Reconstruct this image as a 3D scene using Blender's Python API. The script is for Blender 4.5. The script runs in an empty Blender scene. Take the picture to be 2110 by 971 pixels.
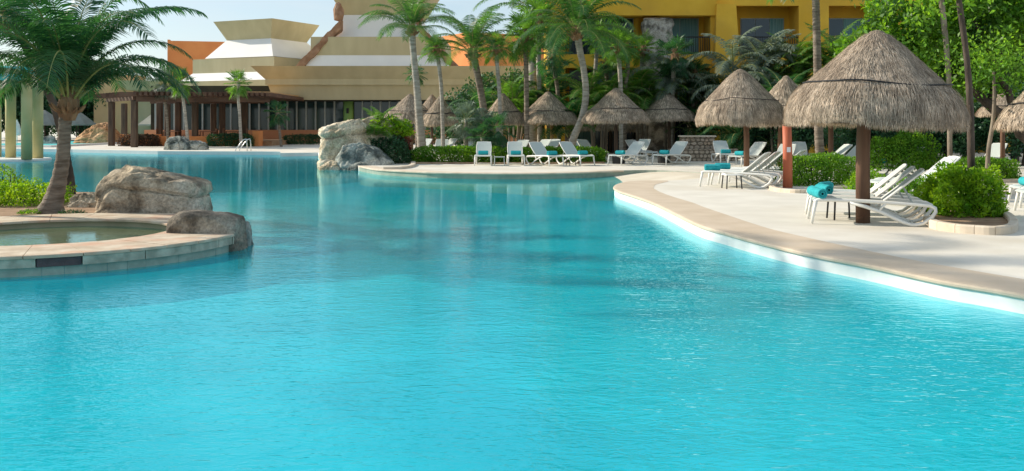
import bpy, math, random
import numpy as np
from mathutils import Vector, Matrix, noise
from mathutils.geometry import tessellate_polygon
R = math.radians
C = bpy.context.scene.collection
SC = bpy.context.scene
random.seed(7)
rng = np.random.default_rng(7)

OFFX = 3.7
# ------------------------------------------------------------------ camera, sky, sun, exposure
CAMZ, F, CX, HY = 1.67, 2000.0, 1055.0, 255.0
cam = bpy.data.cameras.new('camera'); camo = bpy.data.objects.new('camera', cam); C.objects.link(camo)
camo.location = (0, 0, CAMZ); camo.rotation_euler = (R(90), 0, 0)
cam.sensor_width = 36; cam.lens = 36 * F / 2110
cam.shift_y = -(485.5 - HY) / 2110
cam.clip_end = 3000
SC.camera = camo
SUN_AZ, SUN_EL = -70.0, 29.0            # azimuth measured from +Y towards +X
w = bpy.data.worlds.new('World'); SC.world = w; w.use_nodes = True
nt = w.node_tree; nt.nodes.clear()
def N(nt, t, **k):
    n = nt.nodes.new(t)
    for a, b in k.items(): setattr(n, a, b)
    return n
out = N(nt, 'ShaderNodeOutputWorld'); bg = N(nt, 'ShaderNodeBackground'); sky = N(nt, 'ShaderNodeTexSky')
sky.sky_type = 'NISHITA'; sky.sun_disc = False; sky.sun_elevation = R(SUN_EL); sky.sun_rotation = R(SUN_AZ)
sky.air_density = 1.0; sky.dust_density = 0.6; sky.ozone_density = 2.0
tc = N(nt, 'ShaderNodeTexCoord'); mp = N(nt, 'ShaderNodeMapping'); mp.inputs['Scale'].default_value = (1.2, 1.2, 4.5); mp.inputs['Location'].default_value = (OFFX, 0, 0)
nz = N(nt, 'ShaderNodeTexNoise'); nz.inputs['Scale'].default_value = 2.6; nz.inputs['Detail'].default_value = 7; nz.inputs['Roughness'].default_value = .58
rp = N(nt, 'ShaderNodeValToRGB'); rp.color_ramp.elements[0].position = .42; rp.color_ramp.elements[1].position = .64
rp.color_ramp.elements[1].color = (.8, .8, .8, 1); rp.color_ramp.elements[0].color = (.30, .30, .30, 1)
mx = N(nt, 'ShaderNodeMixRGB'); mx.inputs[2].default_value = (5.4, 6.1, 6.5, 1)
L = nt.links.new
L(tc.outputs['Generated'], mp.inputs[0]); L(mp.outputs[0], nz.inputs['Vector']); L(nz.outputs['Fac'], rp.inputs[0])
L(rp.outputs[0], mx.inputs[0]); L(sky.outputs[0], mx.inputs[1]); L(mx.outputs[0], bg.inputs[0]); L(bg.outputs[0], out.inputs[0])
bg.inputs[1].default_value = 0.12
sl = bpy.data.lights.new('sun', 'SUN'); slo = bpy.data.objects.new('sun', sl); C.objects.link(slo)
sl.energy = 4.8; sl.angle = R(.6); sl.color = (1, .89, .74)
sd = Vector((math.sin(R(SUN_AZ)) * math.cos(R(SUN_EL)), math.cos(R(SUN_AZ)) * math.cos(R(SUN_EL)), math.sin(R(SUN_EL))))
slo.rotation_euler = sd.to_track_quat('Z', 'Y').to_euler()
SC.view_settings.view_transform = 'Standard'; SC.view_settings.look = 'None'
SC.view_settings.exposure = 0.25; SC.view_settings.gamma = 1
SC.render.engine = 'CYCLES'
SC.cycles.max_bounces = 8; SC.cycles.transparent_max_bounces = 24; SC.cycles.caustics_reflective = False; SC.cycles.caustics_refractive = False

# ------------------------------------------------------------------ helpers
def G(px, py, z=0.0):                    # ground point seen at a photograph position
    Y = F * (CAMZ - z) / (py - HY); return ((px - CX) * Y / F, Y)
def WX(px, Y): return (px - CX) * Y / F
def WZ(py, Y): return CAMZ - (py - HY) * Y / F
def tag(o, label=None, cat=None, group=None, kind=None):
    if label: o['label'] = label
    if cat: o['category'] = cat
    if group: o['group'] = group
    if kind: o['kind'] = kind
    return o
def thing(name, label, cat, loc=(0, 0, 0), rz=0, group=None):
    o = bpy.data.objects.new(name, None); C.objects.link(o); o.location = loc; o.rotation_euler = (0, 0, rz)
    o.empty_display_size = .2
    return tag(o, label, cat, group)
class MB:
    def __init__(s): s.v = []; s.f = []
    def add(s, vs, fs):
        b = len(s.v); s.v += [tuple(p) for p in vs]; s.f += [tuple(b + i for i in f) for f in fs]; return s
    def box(s, x0, x1, y0, y1, z0, z1):
        return s.add([(x0,y0,z0),(x1,y0,z0),(x1,y1,z0),(x0,y1,z0),(x0,y0,z1),(x1,y0,z1),(x1,y1,z1),(x0,y1,z1)],
                     [(0,3,2,1),(4,5,6,7),(0,1,5,4),(1,2,6,5),(2,3,7,6),(3,0,4,7)])
    def bbox(s, x0, x1, y0, y1, z0, z1, b=.02):     # box with chamfered vertical and top edges
        vs = []
        for z, k in ((z0, 0), (z1 - b, 0), (z1, b)):
            vs += [(x0+b+k,y0+k,z),(x1-b-k,y0+k,z),(x1-k,y0+b+k,z),(x1-k,y1-b-k,z),(x1-b-k,y1-k,z),(x0+b+k,y1-k,z),(x0+k,y1-b-k,z),(x0+k,y0+b+k,z)]
        fs = [tuple(range(7, -1, -1)), tuple(range(16, 24))]
        for r in (0, 8):
            for i in range(8): j = (i + 1) % 8; fs.append((r+i, r+j, r+8+j, r+8+i))
        return s.add(vs, fs)
    def frust(s, cx, cy, h0, z0, h1, z1, rot=0, ox=0, oy=0):
        vs = []
        for h, z in ((h0, z0), (h1, z1)):
            for a, b in ((-1,-1),(1,-1),(1,1),(-1,1)):
                x, y = a * h, b * h; vs.append((cx + x*math.cos(rot) - y*math.sin(rot), cy + x*math.sin(rot) + y*math.cos(rot), z))
        return s.add(vs, [(0,3,2,1),(4,5,6,7),(0,1,5,4),(1,2,6,5),(2,3,7,6),(3,0,4,7)])
    def prism(s, pts, z0, z1):                      # vertical extrusion of a plan outline (ccw)
        n = len(pts); vs = [(p[0], p[1], z0) for p in pts] + [(p[0], p[1], z1) for p in pts]
        tr = tessellate_polygon([[Vector((p[0], p[1], 0)) for p in pts]])
        fs = []
        for t in tr:
            a, b, c = t
            A, B, D = pts[a], pts[b], pts[c]
            if (B[0]-A[0])*(D[1]-A[1]) - (B[1]-A[1])*(D[0]-A[0]) < 0: a, c = c, a
            fs += [(n+a, n+b, n+c), (c, b, a)]
        ar = sum(pts[i][0]*pts[(i+1)%n][1]-pts[(i+1)%n][0]*pts[i][1] for i in range(n))
        for i in range(n):
            j = (i + 1) % n; fs.append((i, j, n+j, n+i) if ar > 0 else (j, i, n+i, n+j))
        return s.add(vs, fs)
    def tube(s, pts, rad, n=8, caps=True, jit=0, flat=1.0):
        pts = [Vector(p) for p in pts]; m = len(pts)
        if not hasattr(rad, '__len__'): rad = [rad] * m
        vs = []; ref = None
        for i, p in enumerate(pts):
            d = (pts[min(i+1, m-1)] - pts[max(i-1, 0)]).normalized()
            if ref is None: ref = Vector((0, 1, 0)) if abs(d.y) < .9 else Vector((1, 0, 0))
            u = (ref - d * ref.dot(d)).normalized(); v = d.cross(u); ref = u
            for k in range(n):
                a = 2 * math.pi * (k + .5) / n; r = rad[i] * (1 + (random.uniform(-jit, jit) if jit else 0))
                vs.append(p + u * (math.cos(a) * r * flat) + v * (math.sin(a) * r))
        fs = []
        for i in range(m - 1):
            for k in range(n):
                j = (k + 1) % n; fs.append((i*n+k, i*n+j, (i+1)*n+j, (i+1)*n+k))
        if caps: fs += [tuple(range(n-1, -1, -1)), tuple((m-1)*n+k for k in range(n))]
        return s.add(vs, fs)
    def lathe(s, prof, n=24, fn=None, cx=0, cy=0):
        vs = []; fs = []; m = len(prof)
        for i, (r, z) in enumerate(prof):
            for k in range(n):
                a = 2 * math.pi * k / n; rr, zz = (r, z) if fn is None else fn(r, z, a)
                vs.append((cx + rr * math.cos(a), cy + rr * math.sin(a), zz))
        for i in range(m - 1):
            for k in range(n):
                j = (k + 1) % n; fs.append((i*n+k, i*n+j, (i+1)*n+j, (i+1)*n+k))
        return s.add(vs, fs)
    def build(s, name, m, parent=None, smooth=False, loc=None, **t):
        me = bpy.data.meshes.new(name); me.from_pydata(s.v, [], s.f); me.update()
        return link(name, me, m, parent, smooth, loc, **t)
def link(name, me, m, parent=None, smooth=False, loc=None, **t):
    if m is not None and not me.materials: me.materials.append(m)
    if smooth: me.polygons.foreach_set('use_smooth', [True] * len(me.polygons))
    o = bpy.data.objects.new(name, me); C.objects.link(o)
    if parent: o.parent = parent
    if loc is not None: o.location = loc
    if t: tag(o, **t)
    return o
def kids(o): return [c for c in bpy.data.objects if c.parent == o]
def dup(o, parent=None, loc=None, rz=None, label=None, sc=None, _ch=None):
    c = o.copy(); C.objects.link(c); c.parent = parent
    if loc is not None: c.location = loc
    if rz is not None: c.rotation_euler = (0, 0, rz)
    if sc is not None: c.scale = (sc, sc, sc)
    if label: c['label'] = label
    for ch in o.children: dup(ch, c)
    return c
def mesh_np(name, v, faces):             # numpy arrays; all faces the same size
    me = bpy.data.meshes.new(name); n = len(v); k = faces.shape[1]; m = len(faces)
    me.vertices.add(n); me.vertices.foreach_set('co', v.astype(np.float32).ravel())
    me.loops.add(m * k); me.loops.foreach_set('vertex_index', faces.astype(np.int32).ravel())
    me.polygons.add(m); me.polygons.foreach_set('loop_start', np.arange(0, m * k, k, dtype=np.int32))
    me.polygons.foreach_set('loop_total', np.full(m, k, dtype=np.int32)); me.update(calc_edges=True); return me
def leafmesh(name, P, size, up=.3, fold=.25, g=None, aspect=.5):
    g = g or rng; n = len(P); P = np.asarray(P, float)
    d = g.normal(size=(n, 3)); d[:, 2] += up; d /= np.linalg.norm(d, axis=1)[:, None]
    e = np.cross(d, g.normal(size=(n, 3))); e /= np.linalg.norm(e, axis=1)[:, None]
    f = np.cross(d, e)
    s = size * g.uniform(.6, 1.25, size=(n, 1))
    a = P; b = P + d * s * .5 + e * s * aspect * .5 + f * s * fold * .3; c = P + d * s; dd = P + d * s * .5 - e * s * aspect * .5 + f * s * fold * .3
    v = np.stack([a, b, c, dd], 1).reshape(-1, 3)
    i = np.arange(n) * 4
    return mesh_np(name, v, np.stack([i, i+1, i+2, i+3], 1))

# ------------------------------------------------------------------ materials
def mat(name, c1, c2=None, sc=4.0, rough=.7, bump=0.0, bs=None, detail=5, metal=0, spec=.4, island=0.0, stretch=None, trans=0.0, c3=None, sc3=1.0, tcol=None, lo=.35, hi=.65, pt=0):
    m = bpy.data.materials.new(name); m.use_nodes = True; nt = m.node_tree; b = nt.nodes['Principled BSDF']; L = nt.links.new
    b.inputs['Roughness'].default_value = rough; b.inputs['Metallic'].default_value = metal
    b.inputs['Specular IOR Level'].default_value = spec
    tc = N(nt, 'ShaderNodeTexCoord'); mp = N(nt, 'ShaderNodeMapping'); L(tc.outputs['Object'], mp.inputs[0])
    if stretch: mp.inputs['Scale'].default_value = stretch
    col = None
    rgb = lambda c: (c[0], c[1], c[2], 1)
    nz = N(nt, 'ShaderNodeTexNoise'); nz.inputs['Scale'].default_value = sc; nz.inputs['Detail'].default_value = detail; L(mp.outputs[0], nz.inputs['Vector'])
    rp = N(nt, 'ShaderNodeValToRGB'); L(nz.outputs['Fac'], rp.inputs[0])
    rp.color_ramp.elements[0].position = lo; rp.color_ramp.elements[1].position = hi
    rp.color_ramp.elements[0].color = rgb(c1); rp.color_ramp.elements[1].color = rgb(c2 or c1); col = rp.outputs[0]
    if c3:
        n3 = N(nt, 'ShaderNodeTexNoise'); n3.inputs['Scale'].default_value = sc3; n3.inputs['Detail'].default_value = 4; L(tc.outputs['Object'], n3.inputs['Vector'])
        r3 = N(nt, 'ShaderNodeValToRGB'); r3.color_ramp.elements[0].position = .5; r3.color_ramp.elements[1].position = .68; L(n3.outputs['Fac'], r3.inputs[0])
        m3 = N(nt, 'ShaderNodeMixRGB'); L(r3.outputs[0], m3.inputs[0]); L(col, m3.inputs[1]); m3.inputs[2].default_value = rgb(c3); col = m3.outputs[0]
    if island:
        ge = N(nt, 'ShaderNodeNewGeometry'); hs = N(nt, 'ShaderNodeHueSaturation'); mr = N(nt, 'ShaderNodeMapRange')
        mr.inputs['To Min'].default_value = 1 - island; mr.inputs['To Max'].default_value = 1 + island
        L(ge.outputs['Random Per Island'], mr.inputs[0]); L(mr.outputs[0], hs.inputs['Value']); L(col, hs.inputs['Color']); col = hs.outputs[0]
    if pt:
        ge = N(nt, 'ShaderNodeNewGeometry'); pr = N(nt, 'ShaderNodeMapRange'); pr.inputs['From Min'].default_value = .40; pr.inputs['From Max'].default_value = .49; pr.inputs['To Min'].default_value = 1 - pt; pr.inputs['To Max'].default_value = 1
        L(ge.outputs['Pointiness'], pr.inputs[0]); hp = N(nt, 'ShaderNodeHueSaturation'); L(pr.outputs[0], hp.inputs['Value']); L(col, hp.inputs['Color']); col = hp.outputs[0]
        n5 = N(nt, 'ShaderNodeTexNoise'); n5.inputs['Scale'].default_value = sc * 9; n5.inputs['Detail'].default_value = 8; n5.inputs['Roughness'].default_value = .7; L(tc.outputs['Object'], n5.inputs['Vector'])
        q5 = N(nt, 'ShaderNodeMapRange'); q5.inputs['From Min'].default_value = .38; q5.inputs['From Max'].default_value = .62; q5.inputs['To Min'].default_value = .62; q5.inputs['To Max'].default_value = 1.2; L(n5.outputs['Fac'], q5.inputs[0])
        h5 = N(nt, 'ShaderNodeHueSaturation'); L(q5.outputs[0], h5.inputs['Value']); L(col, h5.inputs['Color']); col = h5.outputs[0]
    L(col, b.inputs['Base Color'])
    if bump:
        n2 = N(nt, 'ShaderNodeTexNoise'); n2.inputs['Scale'].default_value = bs or sc * 6; n2.inputs['Detail'].default_value = 6; L(mp.outputs[0], n2.inputs['Vector'])
        bp = N(nt, 'ShaderNodeBump'); bp.inputs['Strength'].default_value = 1.0; bp.inputs['Distance'].default_value = bump
        L(n2.outputs['Fac'], bp.inputs['Height']); L(bp.outputs[0], b.inputs['Normal'])
    if trans:
        tr = N(nt, 'ShaderNodeBsdfTranslucent'); ms = N(nt, 'ShaderNodeMixShader'); ms.inputs[0].default_value = trans
        mt = N(nt, 'ShaderNodeMixRGB', blend_type='MULTIPLY'); mt.inputs[0].default_value = 1; L(col, mt.inputs[1]); mt.inputs[2].default_value = rgb(tcol or (1.6, 1.5, .6)); L(mt.outputs[0], tr.inputs[0])
        o = nt.nodes['Material Output']; L(b.outputs[0], ms.inputs[1]); L(tr.outputs[0], ms.inputs[2]); L(ms.outputs[0], o.inputs[0])
    return m
M = {}
M['deck'] = mat('deck_stone', (.66, .63, .55), (.74, .71, .63), sc=1.2, rough=.75, bump=.004, bs=9, c3=(.60, .55, .45), sc3=.35)
M['coping'] = mat('coping_render', (.56, .46, .34), (.63, .53, .41), sc=1.5, rough=.7, bump=.003, bs=14)
M['white_plaster'] = mat('pool_plaster', (.80, .80, .76), (.86, .86, .83), sc=3, rough=.6, bump=.002)
M['green_tile'] = mat('green_grey_tile', (.26, .33, .27), (.36, .42, .34), sc=3, rough=.5, bump=.002)
M['pool_floor'] = mat('pool_floor_tile', (.002, .47, .58), (.003, .60, .71), sc=.9, rough=.8, c3=(.002, .39, .53), sc3=.25)
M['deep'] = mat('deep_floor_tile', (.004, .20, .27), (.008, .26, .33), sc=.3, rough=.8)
M['shelf'] = mat('shelf_tile', (.50, .58, .44), (.60, .66, .50), sc=1.0, rough=.8)
M['beach'] = mat('beach_stone', (.60, .54, .43), (.70, .65, .54), sc=.9, rough=.8, bump=.003)
M['soil'] = mat('soil', (.28, .17, .10), (.40, .27, .17), sc=3, rough=.95, bump=.02)
M['ring_stone'] = mat('ring_stone', (.48, .38, .27), (.66, .57, .44), sc=3.5, rough=.75, bump=.008, bs=16, c3=(.58, .36, .24), sc3=1.6)
M['ring_face'] = mat('ring_face_stone', (.32, .32, .25), (.58, .55, .44), sc=5, rough=.8, bump=.010, bs=18)
M['ring_dark'] = mat('dark_purple_stone', (.06, .045, .05), (.12, .08, .08), sc=6, rough=.7, bump=.008)
M['tubbasin'] = mat('tub_basin_tile', (.34, .30, .19), (.45, .40, .27), sc=2, rough=.7)
M['tile'] = mat('green_band_tile', (.30, .36, .30), (.42, .48, .40), sc=7, rough=.5, bump=.003, island=.08)
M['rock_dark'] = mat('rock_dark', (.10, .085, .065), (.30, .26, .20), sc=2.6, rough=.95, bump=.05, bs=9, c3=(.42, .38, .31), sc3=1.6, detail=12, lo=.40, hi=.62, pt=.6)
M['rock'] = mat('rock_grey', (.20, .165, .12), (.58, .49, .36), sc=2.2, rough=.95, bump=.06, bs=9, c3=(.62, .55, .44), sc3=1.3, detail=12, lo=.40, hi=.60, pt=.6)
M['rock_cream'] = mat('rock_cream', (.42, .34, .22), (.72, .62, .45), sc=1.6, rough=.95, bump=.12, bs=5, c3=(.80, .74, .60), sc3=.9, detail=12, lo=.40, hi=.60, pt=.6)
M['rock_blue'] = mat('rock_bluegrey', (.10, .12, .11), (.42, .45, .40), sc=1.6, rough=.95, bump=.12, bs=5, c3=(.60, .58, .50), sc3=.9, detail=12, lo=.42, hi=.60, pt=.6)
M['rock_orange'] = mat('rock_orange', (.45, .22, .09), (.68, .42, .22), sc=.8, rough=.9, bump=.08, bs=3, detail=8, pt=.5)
M['white_plastic'] = mat('white_resin', (.78, .78, .73), (.82, .82, .78), sc=3, rough=.38)
M['sling'] = mat('pale_sling_fabric', (.54, .61, .58), (.60, .66, .63), sc=30, rough=.7, bump=.001, bs=300, trans=.12, tcol=(1, 1, 1))
M['towel'] = mat('turquoise_towel', (.015, .33, .37), (.03, .42, .46), sc=20, rough=.95, bump=.006, bs=120)
M['darkpost'] = mat('dark_post_wood', (.06, .04, .03), (.13, .085, .055), sc=5, rough=.8, bump=.006, stretch=(1, 1, .15))
M['post'] = mat('post_wood', (.10, .050, .03), (.20, .11, .065), sc=6, rough=.75, bump=.008, stretch=(1, 1, .12))
M['post_pale'] = mat('post_wood_pale', (.36, .22, .08), (.50, .32, .13), sc=6, rough=.75, bump=.006, stretch=(1, 1, .15))
M['redpost'] = mat('red_painted_wood', (.42, .10, .045), (.52, .15, .07), sc=5, rough=.6, bump=.004, stretch=(1, 1, .15))
M['thatch'] = mat('thatch_straw', (.40, .335, .26), (.66, .56, .44), sc=5, rough=.95, island=.5, trans=.15, tcol=(1.3, 1, .6), c3=(.36, .29, .22), sc3=1.6)
M['thatch_core'] = mat('thatch_core', (.20, .16, .12), (.36, .29, .22), sc=9, rough=1, bump=.05, bs=40, stretch=(1, 1, .3))
M['rope'] = mat('black_cord', (.012, .012, .014), rough=.6)
M['cream'] = mat('cream_stucco', (.46, .405, .25), (.56, .50, .32), sc=1.1, rough=.9, bump=.004, bs=8, stretch=(1, 1, .3), lo=.25, hi=.75)
M['tan'] = mat('tan_stucco', (.62, .40, .20), (.66, .44, .23), sc=.7, rough=.9, bump=.004, bs=8)
M['whiteroof'] = mat('white_roof', (.80, .80, .78), (.85, .85, .83), sc=.6, rough=.8)
M['orange'] = mat('orange_stucco', (.72, .26, .09), (.78, .31, .11), sc=.7, rough=.9, bump=.004, bs=8)
M['peach'] = mat('peach_stucco', (.62, .28, .15), (.68, .33, .18), sc=.7, rough=.9, bump=.004, bs=8)
M['ochre'] = mat('ochre_stucco', (.76, .43, .04), (.84, .50, .055), sc=.9, rough=.92, bump=.006, bs=10, c3=(.70, .40, .05), sc3=.4)
M['olive_col'] = mat('column_stucco', (.50, .43, .19), (.56, .49, .24), sc=1.2, rough=.85, bump=.003)
M['green_col'] = mat('green_column_paint', (.22, .42, .12), (.28, .48, .16), sc=1.5, rough=.8)
M['teal'] = mat('teal_paint', (.05, .42, .42), (.07, .5, .48), sc=1.5, rough=.6)
M['glass'] = mat('dark_glass', (.012, .035, .038), (.02, .05, .055), sc=.4, rough=.06, spec=.6)
M['glass_blue'] = mat('blue_dark_glass', (.01, .035, .07), (.015, .05, .09), sc=.4, rough=.08, spec=.6)
M['curtain'] = mat('pale_curtain', (.12, .28, .30), (.24, .42, .44), sc=3, rough=.8, stretch=(6, 1, .2))
M['mullion'] = mat('pale_mullion', (.36, .42, .42), (.42, .47, .46), sc=2, rough=.5)
M['darkmetal'] = mat('dark_metal', (.02, .022, .024), rough=.5, metal=.3)
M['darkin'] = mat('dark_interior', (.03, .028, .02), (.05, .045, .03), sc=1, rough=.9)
M['pergola'] = mat('pergola_wood', (.085, .045, .03), (.16, .09, .06), sc=3, rough=.8, bump=.01, stretch=(.3, .3, 1))
M['stonepier'] = mat('mottled_stone', (.13, .115, .095), (.50, .45, .38), sc=2.2, rough=.95, bump=.10, bs=3.5, detail=10, lo=.42, hi=.60, pt=.3)
M['ribstone'] = mat('rib_stone', (.24, .13, .075), (.44, .27, .18), sc=1.5, rough=.95, bump=.10, bs=3, detail=8)
M['chrome'] = mat('polished_steel', (.6, .62, .62), rough=.2, metal=1)
M['wallstone'] = mat('wall_stone', (.34, .27, .20), (.56, .46, .36), sc=3, rough=.9, bump=.02, bs=8, c3=(.52, .33, .20), sc3=.8)
M['mortar'] = mat('mortar', (.20, .17, .13), (.28, .24, .19), sc=6, rough=.95, bump=.02)
M['kerb'] = mat('kerb_stone', (.60, .50, .38), (.70, .61, .49), sc=2.5, rough=.8, bump=.006)
M['trunk'] = mat('palm_trunk', (.13, .10, .075), (.30, .25, .20), sc=3, rough=.9, bump=.03, bs=9, stretch=(1, 1, 5))
M['trunk_pale'] = mat('palm_trunk_pale', (.26, .23, .19), (.46, .42, .36), sc=3, rough=.9, bump=.02, bs=9, stretch=(1, 1, 5))
M['bark'] = mat('dark_bark', (.035, .028, .022), (.12, .09, .07), sc=4, rough=.95, bump=.03, bs=9, stretch=(1, 1, .4))
M['bark_pale'] = mat('pale_bark', (.16, .13, .10), (.30, .25, .19), sc=4, rough=.95, bump=.02, stretch=(1, 1, .4))
M['fibre'] = mat('palm_fibre', (.17, .09, .05), (.36, .22, .12), sc=6, rough=.95, bump=.03, bs=25, stretch=(1, 1, .25))
M['frond'] = mat('coconut_frond', (.035, .13, .04), (.07, .19, .055), sc=2, rough=.42, trans=.42, tcol=(2.4, 2.0, .7), island=.25, spec=.5)
M['frond_dark'] = mat('dark_frond', (.022, .10, .048), (.04, .14, .055), sc=2, rough=.45, trans=.42, tcol=(1.9, 1.7, .7), island=.25)
M['fan'] = mat('fan_leaf', (.06, .17, .035), (.11, .26, .05), sc=2, rough=.45, trans=.4, tcol=(2.2, 1.9, .6), island=.25)
M['silver'] = mat('silver_frond', (.13, .19, .14), (.22, .28, .22), sc=2, rough=.5, trans=.25, tcol=(1.2, 1.3, .9), island=.3)
M['midrib'] = mat('frond_midrib', (.20, .24, .07), (.30, .30, .10), sc=3, rough=.5)
M['leaf'] = mat('bush_leaf', (.055, .18, .018), (.15, .32, .03), sc=2.2, rough=.55, spec=.25, trans=.45, tcol=(2.2, 1.8, .5), island=.35)
M['leaf_lime'] = mat('lime_leaf', (.10, .27, .015), (.27, .45, .03), sc=3.0, rough=.55, spec=.25, trans=.45, tcol=(2.0, 1.7, .4), island=.35)
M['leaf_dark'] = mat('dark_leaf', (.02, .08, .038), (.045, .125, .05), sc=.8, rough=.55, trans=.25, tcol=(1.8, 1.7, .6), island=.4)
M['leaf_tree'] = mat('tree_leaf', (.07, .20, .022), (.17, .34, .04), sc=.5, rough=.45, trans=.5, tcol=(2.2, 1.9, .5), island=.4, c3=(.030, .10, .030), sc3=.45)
M['leaf_red'] = mat('red_leaf', (.12, .03, .02), (.22, .07, .03), sc=1.5, rough=.5, trans=.4, tcol=(2, 1, .5), island=.3)
M['leaf_maroon'] = mat('maroon_hedge_leaf', (.03, .035, .02), (.10, .05, .03), sc=1.5, rough=.6, trans=.2, tcol=(1.6, 1.2, .6), island=.4)
M['twig'] = mat('twig_core', (.02, .035, .015), (.04, .05, .02), sc=8, rough=1, bump=.05)
M['canvas'] = mat('grey_canvas', (.20, .21, .19), (.26, .27, .24), sc=1, rough=.9)
M['whitecloth'] = mat('white_cloth', (.7, .7, .68), (.78, .78, .76), sc=5, rough=.9)
M['black'] = mat('black_plastic', (.02, .022, .022), rough=.5)
M['sticker'] = mat('white_sticker', (.75, .75, .78), rough=.5)
M['flesh'] = mat('coffee_table_wood', (.14, .07, .04), (.22, .12, .07), sc=4, rough=.6)

def water_mat(name, tint, dcol, dmix, s1=1.0):
    m = bpy.data.materials.new(name); m.use_nodes = True; nt = m.node_tree; nt.nodes.clear(); L = nt.links.new
    tc = N(nt, 'ShaderNodeTexCoord')
    h = None
    for sc, st, rot, amp, det in ((.5, (1, 1.6, 1), .3, .007, 2), (2.4, (1, 1.4, 1), -.25, .0070, 3), (8.0, (.8, 1.4, 1), .25, .0075, 2), (19, (.8, 1.5, 1), -.4, .0030, 2)):
        mp = N(nt, 'ShaderNodeMapping'); mp.inputs['Scale'].default_value = st; mp.inputs['Rotation'].default_value = (0, 0, rot)
        nz = N(nt, 'ShaderNodeTexNoise'); nz.inputs['Scale'].default_value = sc; nz.inputs['Detail'].default_value = det; nz.inputs['Distortion'].default_value = .6
        L(tc.outputs['Object'], mp.inputs[0]); L(mp.outputs[0], nz.inputs['Vector'])
        mu = N(nt, 'ShaderNodeMath', operation='MULTIPLY'); mu.inputs[1].default_value = amp * s1; L(nz.outputs['Fac'], mu.inputs[0])
        if h is None: h = mu.outputs[0]
        else:
            ad = N(nt, 'ShaderNodeMath', operation='ADD'); L(h, ad.inputs[0]); L(mu.outputs[0], ad.inputs[1]); h = ad.outputs[0]
    bp = N(nt, 'ShaderNodeBump'); bp.inputs['Strength'].default_value = 1; bp.inputs['Distance'].default_value = 1.0
    # the sheltered far end of the pool is calmer than the open middle
    sp = N(nt, 'ShaderNodeSeparateXYZ'); L(tc.outputs['Object'], sp.inputs[0]); cal = N(nt, 'ShaderNodeMapRange'); L(sp.outputs['Y'], cal.inputs[0])
    cal.inputs['From Min'].default_value = 7; cal.inputs['From Max'].default_value = 19; cal.inputs['To Min'].default_value = 1.15; cal.inputs['To Max'].default_value = .24
    hm = N(nt, 'ShaderNodeMath', operation='MULTIPLY'); L(h, hm.inputs[0]); L(cal.outputs[0], hm.inputs[1]); L(hm.outputs[0], bp.inputs['Height'])
    fr = N(nt, 'ShaderNodeFresnel'); fr.inputs[0].default_value = 1.36; L(bp.outputs[0], fr.inputs['Normal'])
    gl = N(nt, 'ShaderNodeBsdfGlossy'); gl.inputs['Roughness'].default_value = .012; gl.inputs['Color'].default_value = (.62, .96, 1, 1); L(bp.outputs[0], gl.inputs['Normal'])
    tr = N(nt, 'ShaderNodeBsdfTransparent'); tr.inputs[0].default_value = (*tint, 1)
    df = N(nt, 'ShaderNodeBsdfDiffuse'); df.inputs[0].default_value = (*dcol, 1); L(bp.outputs[0], df.inputs['Normal'])
    m1 = N(nt, 'ShaderNodeMixShader'); m1.inputs[0].default_value = dmix; L(tr.outputs[0], m1.inputs[1]); L(df.outputs[0], m1.inputs[2])
    ge = N(nt, 'ShaderNodeNewGeometry'); inv = N(nt, 'ShaderNodeMath', operation='SUBTRACT'); inv.inputs[0].default_value = 1; L(ge.outputs['Backfacing'], inv.inputs[1])
    fm = N(nt, 'ShaderNodeMath', operation='MULTIPLY'); L(fr.outputs[0], fm.inputs[0]); L(inv.outputs[0], fm.inputs[1])
    m2 = N(nt, 'ShaderNodeMixShader'); L(fm.outputs[0], m2.inputs[0]); L(m1.outputs[0], m2.inputs[1]); L(gl.outputs[0], m2.inputs[2])
    o = N(nt, 'ShaderNodeOutputMaterial'); L(m2.outputs[0], o.inputs[0]); return m
M['water'] = water_mat('pool_water', (.62, .99, 1.0), (.002, .56, .67), .34)
M['tubwater'] = water_mat('tub_water', (.78, .84, .66), (.30, .30, .16), .45, .4)
# ------------------------------------------------------------------ the setting: ground, pool, beach, deck edges
def smooth(pts, k=4):
    P = [Vector((*p[:2], 0)) for p in pts]; o = []
    for i in range(len(P) - 1):
        a, b, c, d = P[max(i-1, 0)], P[i], P[i+1], P[min(i+2, len(P)-1)]
        for j in range(k):
            t = j / k
            q = .5 * ((2*b) + (c-a)*t + (2*a-5*b+4*c-d)*t*t + (3*b-a-3*c+d)*t**3); o.append((q.x, q.y))
    o.append((P[-1].x, P[-1].y)); return o
pairs = [((1375,372.5),(1378,374)),((1330,372),(1362,378)),((1294,374),(1352,380.5)),((1272,380),(1348,384)),((1266,386),(1347,388)),
         ((1275,393),(1351,391)),((1296,400),(1360,396)),((1344,416.5),(1390,407)),((1391,439),(1427,418)),((1415,451),(1450,427)),
         ((1450,466),(1500,444)),((1498,479),(1560,464)),((1545,492),(1610,478)),((1652,518),(1740,507)),((1797,546),(1880,536)),
         ((1941,577),(2020,561)),((2110,606),(2170,587))]
inn = [G(*a) for a, b in pairs] + [(5.8, 7.2), (6.7, 4), (7.5, 0), (8, -8)]
ouu = [G(*b) for a, b in pairs] + [(6.55, 7.2), (7.5, 4), (8.3, 0), (8.8, -8)]
inn_s, out_s = smooth(inn, 4), smooth(ouu, 4)
north = smooth([G(*p) for p in ((740,342),(770,348),(800,350.5),(850,353),(900,355),(1000,357),(1100,357),(1200,355),(1262,352),(1330,350.5),(1400,353),(1450,357),(1475,362),(1440,368),(1375,372.5))], 3)[:-1]
farb = [G(*p) for p in ((-900,306),(-300,306),(0,306),(150,308),(325,311.5),(578,312.5),(578,315.5),(655,314.5),(690,330))]
west = [(8, -9), (-30, -9), (-45, 20), (-60, 50)]
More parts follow.
